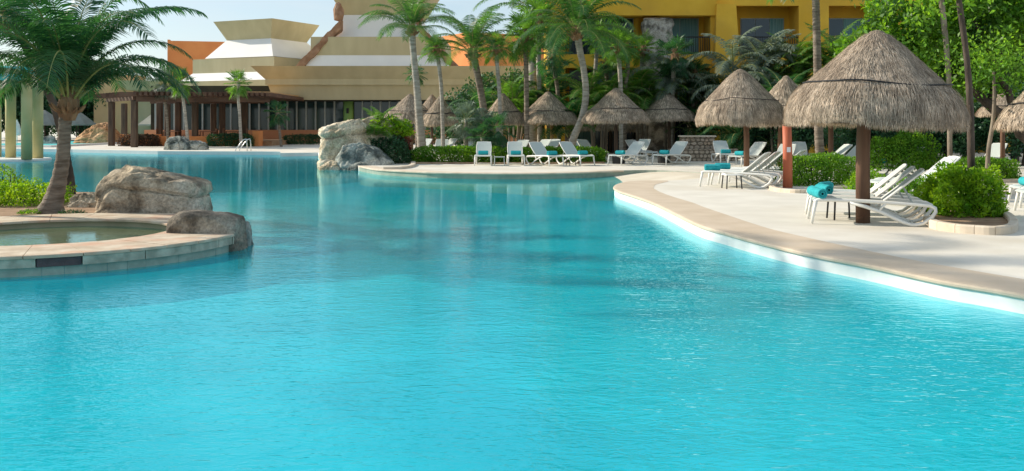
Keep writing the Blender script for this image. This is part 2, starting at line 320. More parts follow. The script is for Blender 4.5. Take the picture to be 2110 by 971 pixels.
pool = farb + north + inn_s + west
def V3(l, z=0.0): return [Vector((p[0], p[1], z)) for p in l]
outer = [(-500, -60), (500, -60), (500, 900), (-500, 900)]
allp = outer + pool; tris = tessellate_polygon([V3(outer), V3(pool)])
def sheet(name, pts, tris, z, m, **t):
    fs = []
    for a, b, c in tris:
        A, B, D = pts[a], pts[b], pts[c]
        fs.append((a, b, c) if (B[0]-A[0])*(D[1]-A[1]) - (B[1]-A[1])*(D[0]-A[0]) > 0 else (c, b, a))
    return MB().add([(p[0], p[1], z) for p in pts], fs).build(name, m, kind='structure', **t)
sheet('ground', allp, tris, 0.0, M['deck'])
sheet('water', pool, tessellate_polygon([V3(pool)]), -.2, M['water'])
MB().add([(-80,-15,-.52),(20,-15,-.52),(20,75,-.52),(-80,75,-.52)], [(0,1,2,3)]).build('pool_floor', M['pool_floor'], kind='structure')
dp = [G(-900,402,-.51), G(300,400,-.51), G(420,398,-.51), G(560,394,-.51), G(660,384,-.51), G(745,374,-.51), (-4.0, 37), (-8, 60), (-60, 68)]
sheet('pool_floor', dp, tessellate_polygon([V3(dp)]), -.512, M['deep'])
def wall(pts, m, z0=-1.4, z1=-.03, name='pool_wall'):
    n = len(pts); vs = [(p[0], p[1], z0) for p in pts] + [(p[0], p[1], z1) for p in pts]
    return MB().add(vs, [(i, i+1, n+i+1, n+i) for i in range(n-1)]).build(name, m, kind='structure')
wall(farb + [north[0]], M['white_plaster'], -.24, 0); wall(north + [inn_s[0]], M['green_tile'], -.30, -.001)
wall(inn_s, M['white_plaster'], -.24); wall([inn_s[-1]] + west + [farb[0]], M['white_plaster'], -.24, 0)
wall(farb + north + inn_s + west + [farb[0]], M['pool_floor'], -.7, -.241, name='pool_side')
# coping with rounded nose
prof = [(1.0, .004, 0), (.04, .006, 0), (0, .0, -.02), (0, -.018, -.034), (0, -.04, -.034), (0, -.056, -.02), (0, -.058, .02)]
vs = []; fs = []; k = len(prof)
for a, b in zip(inn_s, out_s):
    A, B = Vector((*a, 0)), Vector((*b, 0)); d = (B - A).normalized()
    for f, z, off in prof: p = A.lerp(B, f) + d * off; vs.append((p.x, p.y, z))
for i in range(len(inn_s) - 1):
    for j in range(k - 1): fs.append((i*k+j, i*k+j+1, (i+1)*k+j+1, (i+1)*k+j))
MB().add(vs, fs).build('pool_coping', M['coping'], kind='structure', smooth=False)
# second coping lip along the north bank
vs = []; fs = []
nb = north[:26]
for i, p in enumerate(nb):
    q = nb[min(i+1, len(nb)-1)]; r0 = nb[max(i-1, 0)]; t = Vector((q[0]-r0[0], q[1]-r0[1])).normalized(); nrm = Vector((-t.y, t.x))
    for off, z in ((.55, .003), (0, .006), (-.04, -.012), (-.04, -.05), (.01, -.06)): vs.append((p[0]+nrm.x*off, p[1]+nrm.y*off, z))
for i in range(len(nb) - 1):
    for j in range(4): fs.append((i*5+j, i*5+j+1, (i+1)*5+j+1, (i+1)*5+j))
MB().add(vs, fs).build('pool_coping', M['kerb'], kind='structure')
# shelf and beach entry
bl = [(-5.4,34.6),(-4.86,33.7),(-3.3,33.1),(-1.14,31.3),(.5,29.7),(2.0,28.2),(2.9,27.4),(4.5,27.2),(7.2,27.2)]
vs = []; fs = []; nx, ny = 60, 6
for i in range(nx + 1):
    X = -5.4 + 12.6 * i / nx; yb = np.interp(X, [p[0] for p in bl], [p[1] for p in bl])
    z = -.36 if X < 1.6 else -.36 + .345 * min(1, (X - 1.6) / 4.2)
    vs.append((X, yb, -1.4))
    for j in range(ny + 1): vs.append((X, yb + (37.5 - yb) * j / ny, z + .006 * math.sin(X*2+j)))
k = ny + 2
for i in range(nx):
    for j in range(k - 1): fs.append((i*k+j, (i+1)*k+j, (i+1)*k+j+1, i*k+j+1))
MB().add([v for v in vs], fs).build('beach_entry', M['beach'], kind='structure', smooth=False)
# shallow green part of the shelf
# raised splash pool far left
MB().box(WX(-150,68.6)-.3, WX(108,68.6), 68.4, 68.6, -.1, .14).box(WX(108,68.6)-.2, WX(108,68.6), 68.61, 96, -.1, .139).build('splash_pool_wall', M['white_plaster'], kind='structure')
MB().box(WX(-150,68.6)-.3, WX(108,68.6)-.21, 68.61, 96, -.1, .06).build('splash_pool_water', M['teal'], kind='structure')

# island
isl = [G(430,447), G(425,425), G(395,400), G(300,396), G(150,396), G(0,396), (-16,24.5), (-17,19), (-14,14)]
cx, cy = -7.0, 14.55
arc = [(cx + 2.5*math.cos(R(a)), cy + 2.5*math.sin(R(a))) for a in range(180, 39, -10)]
MB().prism(isl[::-1] if False else isl + arc, -1.35, .0).build('island_ground', M['soil'], kind='structure')

# hot tub on the island: ring of coping stones, face stones, tile band
tub = thing('hot_tub', 'round stone-rimmed hot tub set into the main pool, left of frame', 'hot tub', (cx, cy, 0))
def arcbox(a0, a1, r0, r1, z0, z1, n=3, e=.0):
    vs = []; fs = []
    for i in range(n + 1):
        a = a0 + (a1 - a0) * i / n; c, s = math.cos(a), math.sin(a)
        vs += [(r0*c, r0*s, z0), (r1*c, r1*s, z0), ((r1)*c, (r1)*s, z1-e), ((r1-e)*c, (r1-e)*s, z1), ((r0+e)*c, (r0+e)*s, z1), (r0*c, r0*s, z1-e)]
    for i in range(n):
        for j in range(6): q = (j + 1) % 6; fs.append((i*6+j, i*6+q, (i+1)*6+q, (i+1)*6+j)[::-1])
    fs += [tuple(range(6))[::1], tuple(n*6+j for j in range(5, -1, -1))]
    return MB().add(vs, fs)
def stones(w0, w1, r0, r1, z0, z1, name, m, gap, jr, jz, e, nseg=4, dark=None):
    a = 0
    while a < 2 * math.pi - .03:
        wdt = random.uniform(w0, w1)
        if 2*math.pi - a - wdt < w0 * .8: wdt = 2*math.pi - a
        dk = dark and a < R(dark) < a + wdt
        o = arcbox(a + gap, a + wdt - gap, r0, r1 + random.uniform(-jr, jr), z0, z1 + random.uniform(-jz, jz), nseg, e).build(name, M['ring_dark'] if dk else m, tub)
        if dk: o['label'] = 'dark purple face stone'
        a += wdt
stones(.17, .26, 1.80, 2.965, .024, .062, 'coping_stone', M['ring_stone'], .0016, .004, .003, .010)
stones(.13, .27, 2.6, 2.945, -.088, .0215, 'face_stone', M['ring_face'], .0022, .010, .001, .004, dark=297)
# the coping stone itself is thick: deep front course under it
for i in range(72):
    a0 = 2*math.pi*i/72
    if math.sin(a0) < .35: arcbox(a0 + .0006, a0 + 2*math.pi/72 - .0006, 2.5, 2.888 + random.uniform(-.004, .004), -.225, -.091, 1, .002).build('band_tile', M['tile'], tub)
MB().lathe([(2.6, -.1), (2.884, -.101), (2.87, -1.4)], 72).build('shell', M['pool_floor'], tub, smooth=True)
MB().lathe([(1.86, .0235), (1.86, -.7), (0.01, -.7)], 72).build('basin', M['tubbasin'], tub)
MB().lathe([(1.87, -.065), (0.01, -.065)], 72).build('tub_water', M['tubwater'], tub)

# ------------------------------------------------------------------ rocks
def rock(label, loc, w, d, silh, m, seed, rz=0, amp=.08, p=2.9, ledges=(), fr=1.3, nu=110, nv=46, top=.35, facet=.5, cut=.90, name='boulder', group=None):
    sx = [s[0] for s in silh]; sz = [s[1] for s in silh]; vs = []; fs = []
    rd = random.Random(seed * 11); planes = []
    for k in range(22):
        a = rd.uniform(0, 2*math.pi); e = rd.choice((-.1, .05, .2, .5, 1.0)) + rd.uniform(-.12, .12); n = Vector((math.cos(a)*math.cos(e), math.sin(a)*math.cos(e), math.sin(e)))
        hm = max(sz); ext = math.sqrt((n.x*w/2)**2 + (n.y*d/2)**2 + (n.z*hm*.8)**2); planes.append((n, ext * rd.uniform(cut, cut + .13) + (.12*hm if n.z > .5 else .03)))
    so = Vector((seed * 13.7, seed * 3.1, seed * 7.7))
    for j in range(nv + 1):
        t = j / nv; ph = t * math.pi / 2
        r = math.cos(ph) ** top; zt = math.sin(ph) ** .8
        if top <= .2:
            if t < .6: u_ = t / .6; r = 1 - top * .5 * u_ ** 2; zt = u_ * .93
            else: u_ = (t - .6) / .4; r = (1 - top * .5) * (1 - u_); zt = .93 + .07 * (1 - (1 - u_) ** 3)
        for i in range(nu):
            a = 2 * math.pi * i / nu; ca, sa = math.cos(a), math.sin(a)
            q = (abs(ca) ** p + abs(sa) ** p) ** (-1 / p)
            x, y = q * ca * r, q * sa * r
            H = np.interp(x, sx, sz); z = -.25 + (H + .25) * zt
            P = Vector((x * w / 2, y * d / 2, z)); s = P * fr / max(.6, min(w, 3)) * 1.6 + so
            rdg = 1 - abs(noise.noise(s)) * 2
            cell = noise.voronoi(s * 1.2)[0]; f = (cell[1] - cell[0])
            n1 = noise.fractal(s * 1.7, 1, 2.1, 5)
            n4 = noise.fractal(s * 7, 1, 2.1, 4)
            disp = amp * (n1 * .45 + n4 * .30 + (rdg - .5) * .35 - (.75 * max(0, .10 - f) / .10) * facet)
            for lz, la in ledges:
                e = z / max(H, .01) - lz + .04 * noise.noise(Vector((x * 2 + seed, y, 1)))
                disp += la * (1 / (1 + math.exp(-e * 60)) - .5) - abs(la) * 1.5 * math.exp(-(e * 40) ** 2)
            dirv = Vector((x, y, .9 * (zt ** 3)));
            if dirv.length > 1e-4: dirv.normalize()
            for n_, d_ in planes:
                e_ = n_.dot(P) - d_
                if e_ > 0: P -= n_ * e_ * .93
            P += dirv * disp * (1 if j < nv else .6)
            vs.append(P)
    for j in range(nv):
        for i in range(nu): q = (i + 1) % nu; fs.append((j*nu+i, j*nu+q, (j+1)*nu+q, (j+1)*nu+i))
    o = MB().add(vs, fs).build(name, m, smooth=False, label=label, cat='boulder')
    me = o.data; me.polygons.foreach_set('use_smooth', [True] * len(me.polygons))
    o.location = (loc[0], loc[1], loc[2] if len(loc) > 2 else 0); o.rotation_euler = (0, 0, rz)
    if group: o['group'] = group
    return o
x, y = G(293, 440)
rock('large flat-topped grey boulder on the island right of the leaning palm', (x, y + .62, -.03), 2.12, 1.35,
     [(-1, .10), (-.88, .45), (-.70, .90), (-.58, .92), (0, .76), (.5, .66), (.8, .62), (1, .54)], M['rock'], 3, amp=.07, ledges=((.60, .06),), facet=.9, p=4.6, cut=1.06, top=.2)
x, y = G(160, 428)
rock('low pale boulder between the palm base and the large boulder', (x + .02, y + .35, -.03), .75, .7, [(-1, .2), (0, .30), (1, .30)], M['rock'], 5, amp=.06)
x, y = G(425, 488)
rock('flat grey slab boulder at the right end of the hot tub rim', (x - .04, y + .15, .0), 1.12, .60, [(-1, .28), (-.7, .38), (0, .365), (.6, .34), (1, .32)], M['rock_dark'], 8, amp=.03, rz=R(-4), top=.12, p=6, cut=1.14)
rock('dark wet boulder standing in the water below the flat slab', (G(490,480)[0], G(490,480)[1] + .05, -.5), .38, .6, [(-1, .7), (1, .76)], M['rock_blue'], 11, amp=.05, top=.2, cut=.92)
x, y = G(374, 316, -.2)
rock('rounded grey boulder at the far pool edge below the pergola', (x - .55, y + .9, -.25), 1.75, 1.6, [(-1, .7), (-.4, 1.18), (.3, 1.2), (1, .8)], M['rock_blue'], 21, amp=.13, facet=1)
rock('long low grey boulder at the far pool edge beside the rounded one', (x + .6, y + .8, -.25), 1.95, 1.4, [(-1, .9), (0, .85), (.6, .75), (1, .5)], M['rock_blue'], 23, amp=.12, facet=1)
# rocks of the middle outcrop
Y0 = 40.0
rock('tall cream block of the rock outcrop in the middle of the far bank', (WX(708, Y0), Y0 + .8, -.5), 2.3, 2.2,
     [(-1, 2.05), (-.3, 2.15), (.2, 2.3), (1, 2.5)], M['rock_cream'], 31, amp=.13, p=4.5, top=.12, cut=1.08, ledges=((.80, .10), (.35, -.06)))
rock('sloping cream slab rising to the bushes on top of the outcrop', (WX(748, Y0), Y0 + 1.6, .2), 2.6, 1.5,
     [(-1, 1.35), (-.4, 1.5), (.3, 1.8), (.75, 2.0), (1, 1.7)], M['rock_cream'], 37, amp=.14, top=.16, cut=.96)
rock('low grey mound boulder in front of the outcrop', (WX(755, Y0), Y0 - .3, -.45), 2.7, 1.7,
     [(-1, .75), (-.7, 1.2), (-.15, 1.42), (.3, 1.1), (.7, .75), (1, .6)], M['rock_blue'], 41, amp=.14, top=.3)
rock('small pale rock at the waterline under the outcrop', (WX(690, Y0), Y0 - .7, -.45), 1.2, .8, [(-1, .4), (0, .62), (1, .45)], M['rock_cream'], 43, amp=.08)
rock('small blue grey wet rock at the foot of the grey mound', (WX(752, Y0), Y0 - 1.1, -.45), 1.2, .7, [(-1, .4), (0, .6), (1, .45)], M['rock_blue'], 47, amp=.08)
Y0 = 80
rock('big orange rock slide hill beside the pergola at the far left', (WX(192, Y0), Y0 + 1, -.4), 4.0, 3.5,
     [(-1, .6), (-.5, 1.4), (0, 2.0), (.5, 2.25), (1, 1.9)], M['rock_orange'], 51, amp=.25)
rock('low pale rock at the left foot of the orange rock hill', (WX(112, Y0), Y0 - 1.5, -.2), 2.0, 1.2, [(-1, .4), (.2, .9), (1, .8)], M['rock_blue'], 53, amp=.12)

# ------------------------------------------------------------------ restaurant (pyramid-roofed hall)
def PX(px, Y): return WX(px, Y)
hall = thing('restaurant_hall', 'long cream hall with stacked pyramid roof and dark glass front', 'building', (-12, 86, 0))
HX, HYY = -12, 86
def hb(name, mb, m, parent=None, **t):
    o = mb.build(name, m, None, **t); o.parent = parent or hall
    if not parent: o.location = (-HX, -HYY, 0)
    return o
xl, xr = PX(516, 80), 1.5
def flare(x0, x1, y0, y1, z0, z1, k):   # box whose top is wider by k on front, left and right
    return MB().add([(x0+k,y0+k,z0),(x1-k,y0+k,z0),(x1-k,y1,z0),(x0+k,y1,z0),(x0,y0,z1),(x1,y0,z1),(x1,y1,z1),(x0,y1,z1)],
                    [(0,3,2,1),(4,5,6,7),(0,1,5,4),(1,2,6,5),(2,3,7,6),(3,0,4,7)])
hb('parapet', flare(xl, xr, 80, 104, WZ(163, 80.9), WZ(136, 80), .95), M['cream'])
hb('ledge', MB().box(xl + .98, xr, 80.95, 103, WZ(175, 81), WZ(163, 81) - .003), M['cream'])
hb('fascia', flare(xl + 1.15, xr, 81.2, 103, WZ(206, 81.6), WZ(175, 81.2) - .003, .35), M['cream'])
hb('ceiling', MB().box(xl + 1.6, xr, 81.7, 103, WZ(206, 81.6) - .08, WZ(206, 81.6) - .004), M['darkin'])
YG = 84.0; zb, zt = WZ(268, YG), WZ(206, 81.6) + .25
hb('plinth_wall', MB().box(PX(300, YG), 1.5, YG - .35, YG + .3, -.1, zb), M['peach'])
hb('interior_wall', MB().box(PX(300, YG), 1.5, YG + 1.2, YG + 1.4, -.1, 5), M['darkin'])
gx = [PX(px, YG) for px in list(np.arange(320.8, 706, 19.4)) + [708, 729] + list(np.arange(747, 1080, 18.6))]
for i in range(len(gx) - 1):
    if abs(gx[i] - PX(708, YG)) < .01: continue
    hb('glass_pane', MB().box(gx[i] + .05, gx[i+1] - .05, YG, YG + .04, zb, zt), M['glass'])
for g_ in gx:
    if abs(g_ - PX(708, YG)) < .01 or abs(g_ - PX(729, YG)) < .01: continue
    hb('mullion', MB().box(g_ - .07, g_ + .07, YG - .1, YG + .06, zb, zt), M['mullion'])
hb('column', MB().tube([(PX(718.5, YG), YG - .1, zb - .01), (PX(718.5, YG), YG - .1, zt)], .43, 20), M['green_col'], smooth=True)
hb('column_lamp', MB().box(PX(716, YG), PX(721, YG), YG - .62, YG - .5, 2.55, 3.0), M['darkmetal'])
PCX, PCY = PX(790, 94.5), 96.0
hb('white_roof', MB().frust(PCX, PCY, 6.75, 6.3, 6.1, WZ(114, 89.9)), M['whiteroof'], label='lower white sloping roof tier')
hb('band_wall', MB().frust(PCX, PCY, 6.12, WZ(114, 89.9) + .003, 6.12, WZ(76, 89.9)), M['cream'])
hb('white_roof', MB().frust(PCX, PCY, 4.75, WZ(76, 89.9) - .3, 3.55, WZ(31, 92.4)), M['whiteroof'], label='upper white sloping roof tier')
hb('roof_crown', MB().frust(PCX, PCY, 3.55, WZ(31, 92.4) + .003, 5.6, 15.6), M['cream'])
hb('roof_cap', MB().frust(PCX, PCY, 5.3, 15.605, 2.2, 18.2), M['whiteroof'])
def rib(pts, wd=.6):
    m = MB(); vs = []; fs = []
    n = len(pts)
    for (x, yy, z, h) in pts:
        for dy, dz in ((-wd, 0), (wd, 0), (wd, h), (-wd, h)): vs.append((x, yy + dy, z + dz + 0.0))
    for i in range(n - 1):
        for j in range(4): q = (j+1) % 4; fs.append((i*4+j, i*4+q, (i+1)*4+q, (i+1)*4+j))
    fs += [(0,1,2,3), tuple((n-1)*4+j for j in (3,2,1,0))]
    return m.add(vs, fs)
def ribpts(sgn):
    o = []; 
    for i in range(25):
        t = i / 24; px = 615 + (702 - 615) * t; py = 138 + (34 - 138) * t
        X = WX(px, 90.3); X = X if sgn > 0 else 2 * (PCX + .1) - X
        jx = .22 * noise.noise(Vector((t * 9, sgn * 3, 0))); o.append((X + jx, 89.6 + t * 1.2, WZ(py, 90.3) - .85 - .3*t, .85 + .3 * noise.noise(Vector((t * 8, sgn, 5)))))
    return o
def rough(mb, amp, sc):
    mb.v = [tuple(Vector(v) + amp * noise.noise_vector(Vector(v) * sc)) for v in mb.v]; return mb
hb('stone_rib', rough(rib(ribpts(1)), .12, 1.7), M['ribstone']); hb('stone_rib', rough(rib(ribpts(-1)), .12, 1.7), M['ribstone'])
for s in (1, -1):
    bx = WX(699, 91) if s > 0 else 2 * (PCX + .1) - WX(699, 91)
    vs = []
    mbb = MB().lathe([(.05, -.95), (.35, -.8), (.5, -.3), (.48, .2), (.36, .6), (.3, .75), (.05, .85)], 12)
    mbb.v = [(v[0] + bx, v[1] + 90.6, v[2] + WZ(26, 91)) for v in mbb.v]
    hb('rib_finial', rough(mbb, .14, 2.2), M['ribstone'])

hb('low_ceiling', MB().box(PX(300, YG), xl + 1.5, 82.5, 92, zt + .003, zt + .25), M['cream'])
# left pavilion roof, turned
pav = thing('turned_roof_pavilion', 'smaller cream pavilion with flared square roof left of the main hall', 'building', (-24.4, 96.8, 0), R(0))
rot = math.atan2(-3.3, 6.8)
def pb(name, mb, m, **t): return mb.build(name, m, pav, **t)
def two(name, h0, z0, h1, z1, m, **t): return pb(name, MB().frust(0, 0, h0, z0, h1, z1, rot), m, **t)
two('roof_crown', 2.75, WZ(78, 92.6), 3.65, WZ(38, 92), M['cream'])
two('white_roof', 4.2, WZ(117, 92), 2.75, WZ(78, 92.6) - .004, M['whiteroof'], label='upper white sloping roof tier')
two('band_wall', 5.0, WZ(148, 91), 5.0, WZ(118, 91), M['cream'])
two('white_roof', 5.9, WZ(165, 90.3), 5.0, WZ(148, 91) - .004, M['whiteroof'], label='lower white sloping roof tier')
two('lower_wall', 5.9, 4.3, 5.9, WZ(165, 90.3) - .005, M['cream'])
for (s, a) in ((1, 0), (-1, 1)):
    pass
ob = thing('orange_block_building', 'plain orange block rising behind the left pavilion', 'building', (WX(400, 108), 108, 0))
rot2 = R(-14)
xa = WX(345, 105); za = WZ(84, 105)
def rotbox(cx_, cy_, ax, ay, z0, z1, rot):
    c, s = math.cos(rot), math.sin(rot)
    pts = [(cx_ + x*c - y*s, cy_ + x*s + y*c) for x, y in ((0, 0), (ax, 0), (ax, ay), (0, ay))]
    return MB().prism(pts, z0, z1)
o = rotbox(xa - ob.location.x, 105 - 108, 14, 8, -.1, za, R(14)); o.build('wall', M['orange'], ob)
o = rotbox(xa - ob.location.x, 105 - 108, .25, 8, za + .003, za + .12, R(14)); o.build('roof_edge', M['orange'], ob)
lb = thing('low_tan_annex', 'low cream annex with flared eave seen through the palm left of the pavilion', 'building', (WX(300, 95), 95, 0))
MB().frust(0, 0, 1.3, 4.9, 2.3, WZ(168, 95), 0).build('flared_eave', M['cream'], lb)
MB().box(-1.2, 8, .5, 3, -.1, 4.9).build('wall', M['cream'], lb)
MB().box(-5.5, -1.5, 1, 4, -.1, 6.5).build('wall', M['tan'], lb)
rb = thing('orange_side_building', 'bright orange wing behind the palms right of the main hall', 'building', (WX(945, 112), 112, 0))
rotbox(WX(968, 106) - rb.location.x, -6, 16, 9, -.1, WZ(66, 106), R(32)).build('wall', M['orange'], rb)
rotbox(WX(985, 118) - rb.location.x, 6, 20, 9, -.1, WZ(92, 118), R(10)).build('wall', M['cream'], rb)

# ------------------------------------------------------------------ ochre hotel
hot = thing('ochre_hotel', 'three storey ochre hotel block with deep balconies behind the palms', 'building', (16, 58, 0))
def ht(name, mb, m, parent=None, **t):
    o = mb.build(name, m, None, **t); o.parent = parent or hot
    if not parent: o.location = (-16, -58, 0)
    return o
YH = 55.0
def hz(py): return WZ(py, YH)
fl = [(-.1, hz(245), 'g'), (hz(222), hz(140), 'm'), (hz(112), hz(34), 't')]   # opening z ranges per floor
bays = [(1165, 1325), (1390, 1464), (1517, 1646), (1708, 1850), (1900, 2040), (2090, 2230)]
piers = [(1130, 1165), (1325, 1390), (1464, 1517), (1646, 1708), (1850, 1900), (2040, 2090), (2230, 2600)]
for i, (a, b) in enumerate(piers):
    xa_, xb_ = WX(a, YH), WX(b, YH)
    if i == 1: continue
    if i == 2:      # battered pier, wider at the foot and proud of the wall
        z1 = hz(10)
        ht('pier', MB().add([(WX(1462,54.2)-.0,53.4,-.1),(WX(1530,54.2),53.4,-.1),(WX(1530,54.2),56,-.1),(WX(1462,54.2),56,-.1),
                             (WX(1477,54.6),54.6,z1),(WX(1517,54.6),54.6,z1),(WX(1517,54.6),56,z1),(WX(1477,54.6),56,z1)],
                            [(0,3,2,1),(4,5,6,7),(0,1,5,4),(1,2,6,5),(2,3,7,6),(3,0,4,7)]), M['ochre'], label='battered pier sloping outwards at the foot')
    ht('pier', MB().box(xa_, xb_, YH, YH + 2.2, -.1, 16), M['ochre'])
st = rough(MB().bbox(WX(1330, 54), WX(1386, 54), 53.6, 57, -.1, WZ(38, 54), .1), .0, 1)
g = MB(); nx, nz = 16, 60
X0, X1, Z1 = WX(1331, 54), WX(1387, 54), WZ(40, 54)
pp = []
for j in range(nz + 1):
    for i in range(nx * 3 + 1):
        s = i / nx
        if s <= 1: x, y = X0, 55.6 - 1.8 * s
        elif s <= 2: x, y = X0 + (X1 - X0) * (s - 1), 53.8
        else: x, y = X1, 53.8 + 1.8 * (s - 2)
        z = -.1 + (Z1 + .1) * j / nz; P = Vector((x, y, z)); P += noise.noise_vector(P * 1.6) * .16 + noise.noise_vector(P * 4) * .05
        pp.append(P)
W_ = nx * 3 + 1
g.add(pp, [(j*W_+i, j*W_+i+1, (j+1)*W_+i+1, (j+1)*W_+i) for j in range(nz) for i in range(W_ - 1)])
g.add([pp[nz*W_+i] for i in range(0, W_, 4)], [tuple(range(len(range(0, W_, 4))))])
ht('stone_pier', g, M['stonepier'], smooth=True)
for i, (a, b) in enumerate(bays):
    xa_, xb_ = WX(a, YH), WX(b, YH)
    if i == 1: xa_ = WX(1360, YH)
    # spandrels between floors
    ht('spandrel', MB().box(xa_ + .002, xb_ - .002, YH + .003, YH + .4, hz(34) if i < 2 else hz(12), 16), M['ochre'])
    ht('spandrel', MB().box(xa_ + .002, xb_ - .002, YH + .003, YH + .35, hz(140), hz(112)), M['ochre'])
    ht('spandrel', MB().box(xa_ + .002, xb_ - .002, YH + .003, YH + .35, hz(245), hz(222)), M['ochre'])
    for z0, z1, q in fl:
        if q == 't' and i >= 2: z1 = hz(12)
        if q != 'g': ht('balcony_floor', MB().box(xa_ + .002, xb_ - .002, YH + .351, YH + 2.2, z0 - .25, z0 - .01), M['ochre'])
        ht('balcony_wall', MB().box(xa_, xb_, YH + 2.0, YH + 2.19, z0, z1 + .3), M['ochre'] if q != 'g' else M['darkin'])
        wx0, wx1 = xa_ + .35, xb_ - .3
        if i == 2: wx0 = xa_ + .7
        wn = ht('sliding_window', MB().box(wx0, wx1, YH + 1.93, YH + 1.995, z0, z0 + 2.25), M['mullion'])
        n_ = 3 if (xb_ - xa_) > 3 else 2
        for j in range(n_):
            a_ = wx0 + .05 + (wx1 - wx0 - .05) * j / n_; b_ = wx0 + (wx1 - wx0 - .05) * (j + 1) / n_
            mm = M['glass_blue'] if (i + j + int(z0)) % 3 else M['curtain']
            if i == 1 and q == 't': mm = M['curtain']
            p_ = MB().box(a_, b_, YH + 1.88, YH + 1.925, z0 + .06, z0 + 2.2).build('pane', mm); p_.parent = wn
        if q != 'g':
            rl = ht('railing', MB().box(xa_, xb_, YH + .1, YH + .16, z0 + .95, z0 + 1.02), M['darkmetal'])
            mb = MB()
            for x_ in np.arange(xa_ + .1, xb_, .13): mb.box(x_ - .014, x_ + .014, YH + .115, YH + .145, z0, z0 + .95)
            o = mb.build('balusters', M['darkmetal']); o.parent = rl; o['kind'] = 'stuff'
ht('roof', MB().box(WX(1120, YH), WX(2600, YH), YH - .2, YH + 9, 16.003, 16.4), M['ochre'])
ht('top_band', MB().add([(WX(1130,54.6),54.75,hz(33)),(WX(1477,54.6),54.75,hz(33)),(WX(1477,54.6),54.996,hz(33)),(WX(1130,54.6),54.996,hz(33)),
    (WX(1130,54.6),54.5,12),(WX(1480,54.6),54.5,12),(WX(1480,54.6),54.996,12),(WX(1130,54.6),54.996,12)],
    [(0,3,2,1),(4,5,6,7),(0,1,5,4),(1,2,6,5),(2,3,7,6),(3,0,4,7)]), M['ochre'])
ht('back_wall', MB().box(WX(1130, YH), WX(2600, YH), YH + 2.5, YH + 8, -.1, 15.9), M['ochre'])

# ------------------------------------------------------------------ pergola terrace
YP = 72.0
per = thing('pergola', 'dark timber pergola with rafters over the orange-walled terrace', 'pergola', (WX(400, YP), YP, 0))
OX = per.location.x
def pg(name, mb, m, parent=None, **t):
    mb.v = [(v[0] - OX, v[1] - YP, v[2]) for v in mb.v]; return mb.build(name, m, parent or per, **t)
ztop = WZ(197, 70); zbm = WZ(208, 70)
for px, Yq in ((230, 73), (277, 68.5), (256, 79), (329, 76), (345, 80), (367, 74.5), (402, 72.5), (458, 76), (504, 75), (440, 80)):
    X = WX(px, Yq); wd = .2
    pg('post', MB().bbox(X - wd, X + wd, Yq - wd, Yq + wd, -.05, zbm, .03), M['darkpost'])
A = (WX(222, 73.5), 73.5); B = (WX(277, 68.3), 68.3); Cc = (WX(556, 70.5), 70.5)
def beam(p, q, z0, z1, t=.12, name='beam', m=None):
    a, b = Vector((*p, 0)), Vector((*q, 0)); d = (b - a).normalized(); n = Vector((-d.y, d.x, 0)) * t
    return pg(name, MB().prism([(a-n)[:2], (b-n)[:2], (b+n)[:2], (a+n)[:2]], z0, z1), m or M['pergola'])
beam(A, B, zbm, ztop - .12); beam((B[0] + .13, B[1]), Cc, zbm - .1, ztop - .12)
beam((A[0] + 1, 79.5), (WX(545, 79.5), 79.5), zbm, ztop - .12)
for i in range(26):
    t = i / 25; x0 = B[0] + .3 + (Cc[0] - B[0] - .3) * t; y0 = B[1] - .75 + (Cc[1] - B[1]) * t
    pg('rafter', MB().add([(x0-.1,y0,ztop-.05),(x0+.1,y0,ztop-.05),(x0+.1,y0+12,ztop-.11),(x0-.1,y0+12,ztop-.11),(x0-.1,y0,ztop+.22),(x0+.1,y0,ztop+.22),(x0+.1,y0+12,ztop+.16),(x0-.1,y0+12,ztop+.16)],
        [(0,3,2,1),(4,5,6,7),(0,1,5,4),(1,2,6,5),(2,3,7,6),(3,0,4,7)]), M['pergola'])
for i in range(9):
    t = i / 8; x0 = A[0] + (B[0] - A[0]) * t; y0 = A[1] + (B[1] - A[1]) * t
    pg('rafter', MB().prism([(x0-.9,y0-.1-.35),(x0+2.0,y0+.5),(x0+1.95,y0+.68),(x0-.95,y0+.08-.35)], ztop - .115, ztop + .2), M['pergola'])
pg('roof_slab', MB().box(B[0] + 5.5, Cc[0] - .3, 71.5, 82, ztop + .225, ztop + .33), M['tan'])
# terrace wall, hedge, furniture
tw = thing('terrace_wall', 'low orange wall around the pergola terrace', 'wall', (WX(400, 72.5), 72.5, 0))
def tg(mb, **t):
    mb.v = [(v[0] - tw.location.x, v[1] - 72.5, v[2]) for v in mb.v]; return mb
tg(MB().box(WX(248,72.6), WX(330,72.6), 72.6, 72.9, -.05, WZ(277,72.6))).build('wall', M['orange'], tw)
tg(MB().box(WX(330,72.2)+.002, WX(522,72.2), 72.2, 72.5, -.05, WZ(281,72.2))).build('wall', M['orange'], tw)
tg(MB().box(WX(522,72)+.002, WX(532,72)+.1, 71.7, 73, -.05, WZ(270,72))).build('pillar', M['orange'], tw)
tf = MB().box(WX(250,72.9), WX(560,72.9), 72.91, 83, -.04, .35).build('terrace_floor', M['soil'], kind='structure')
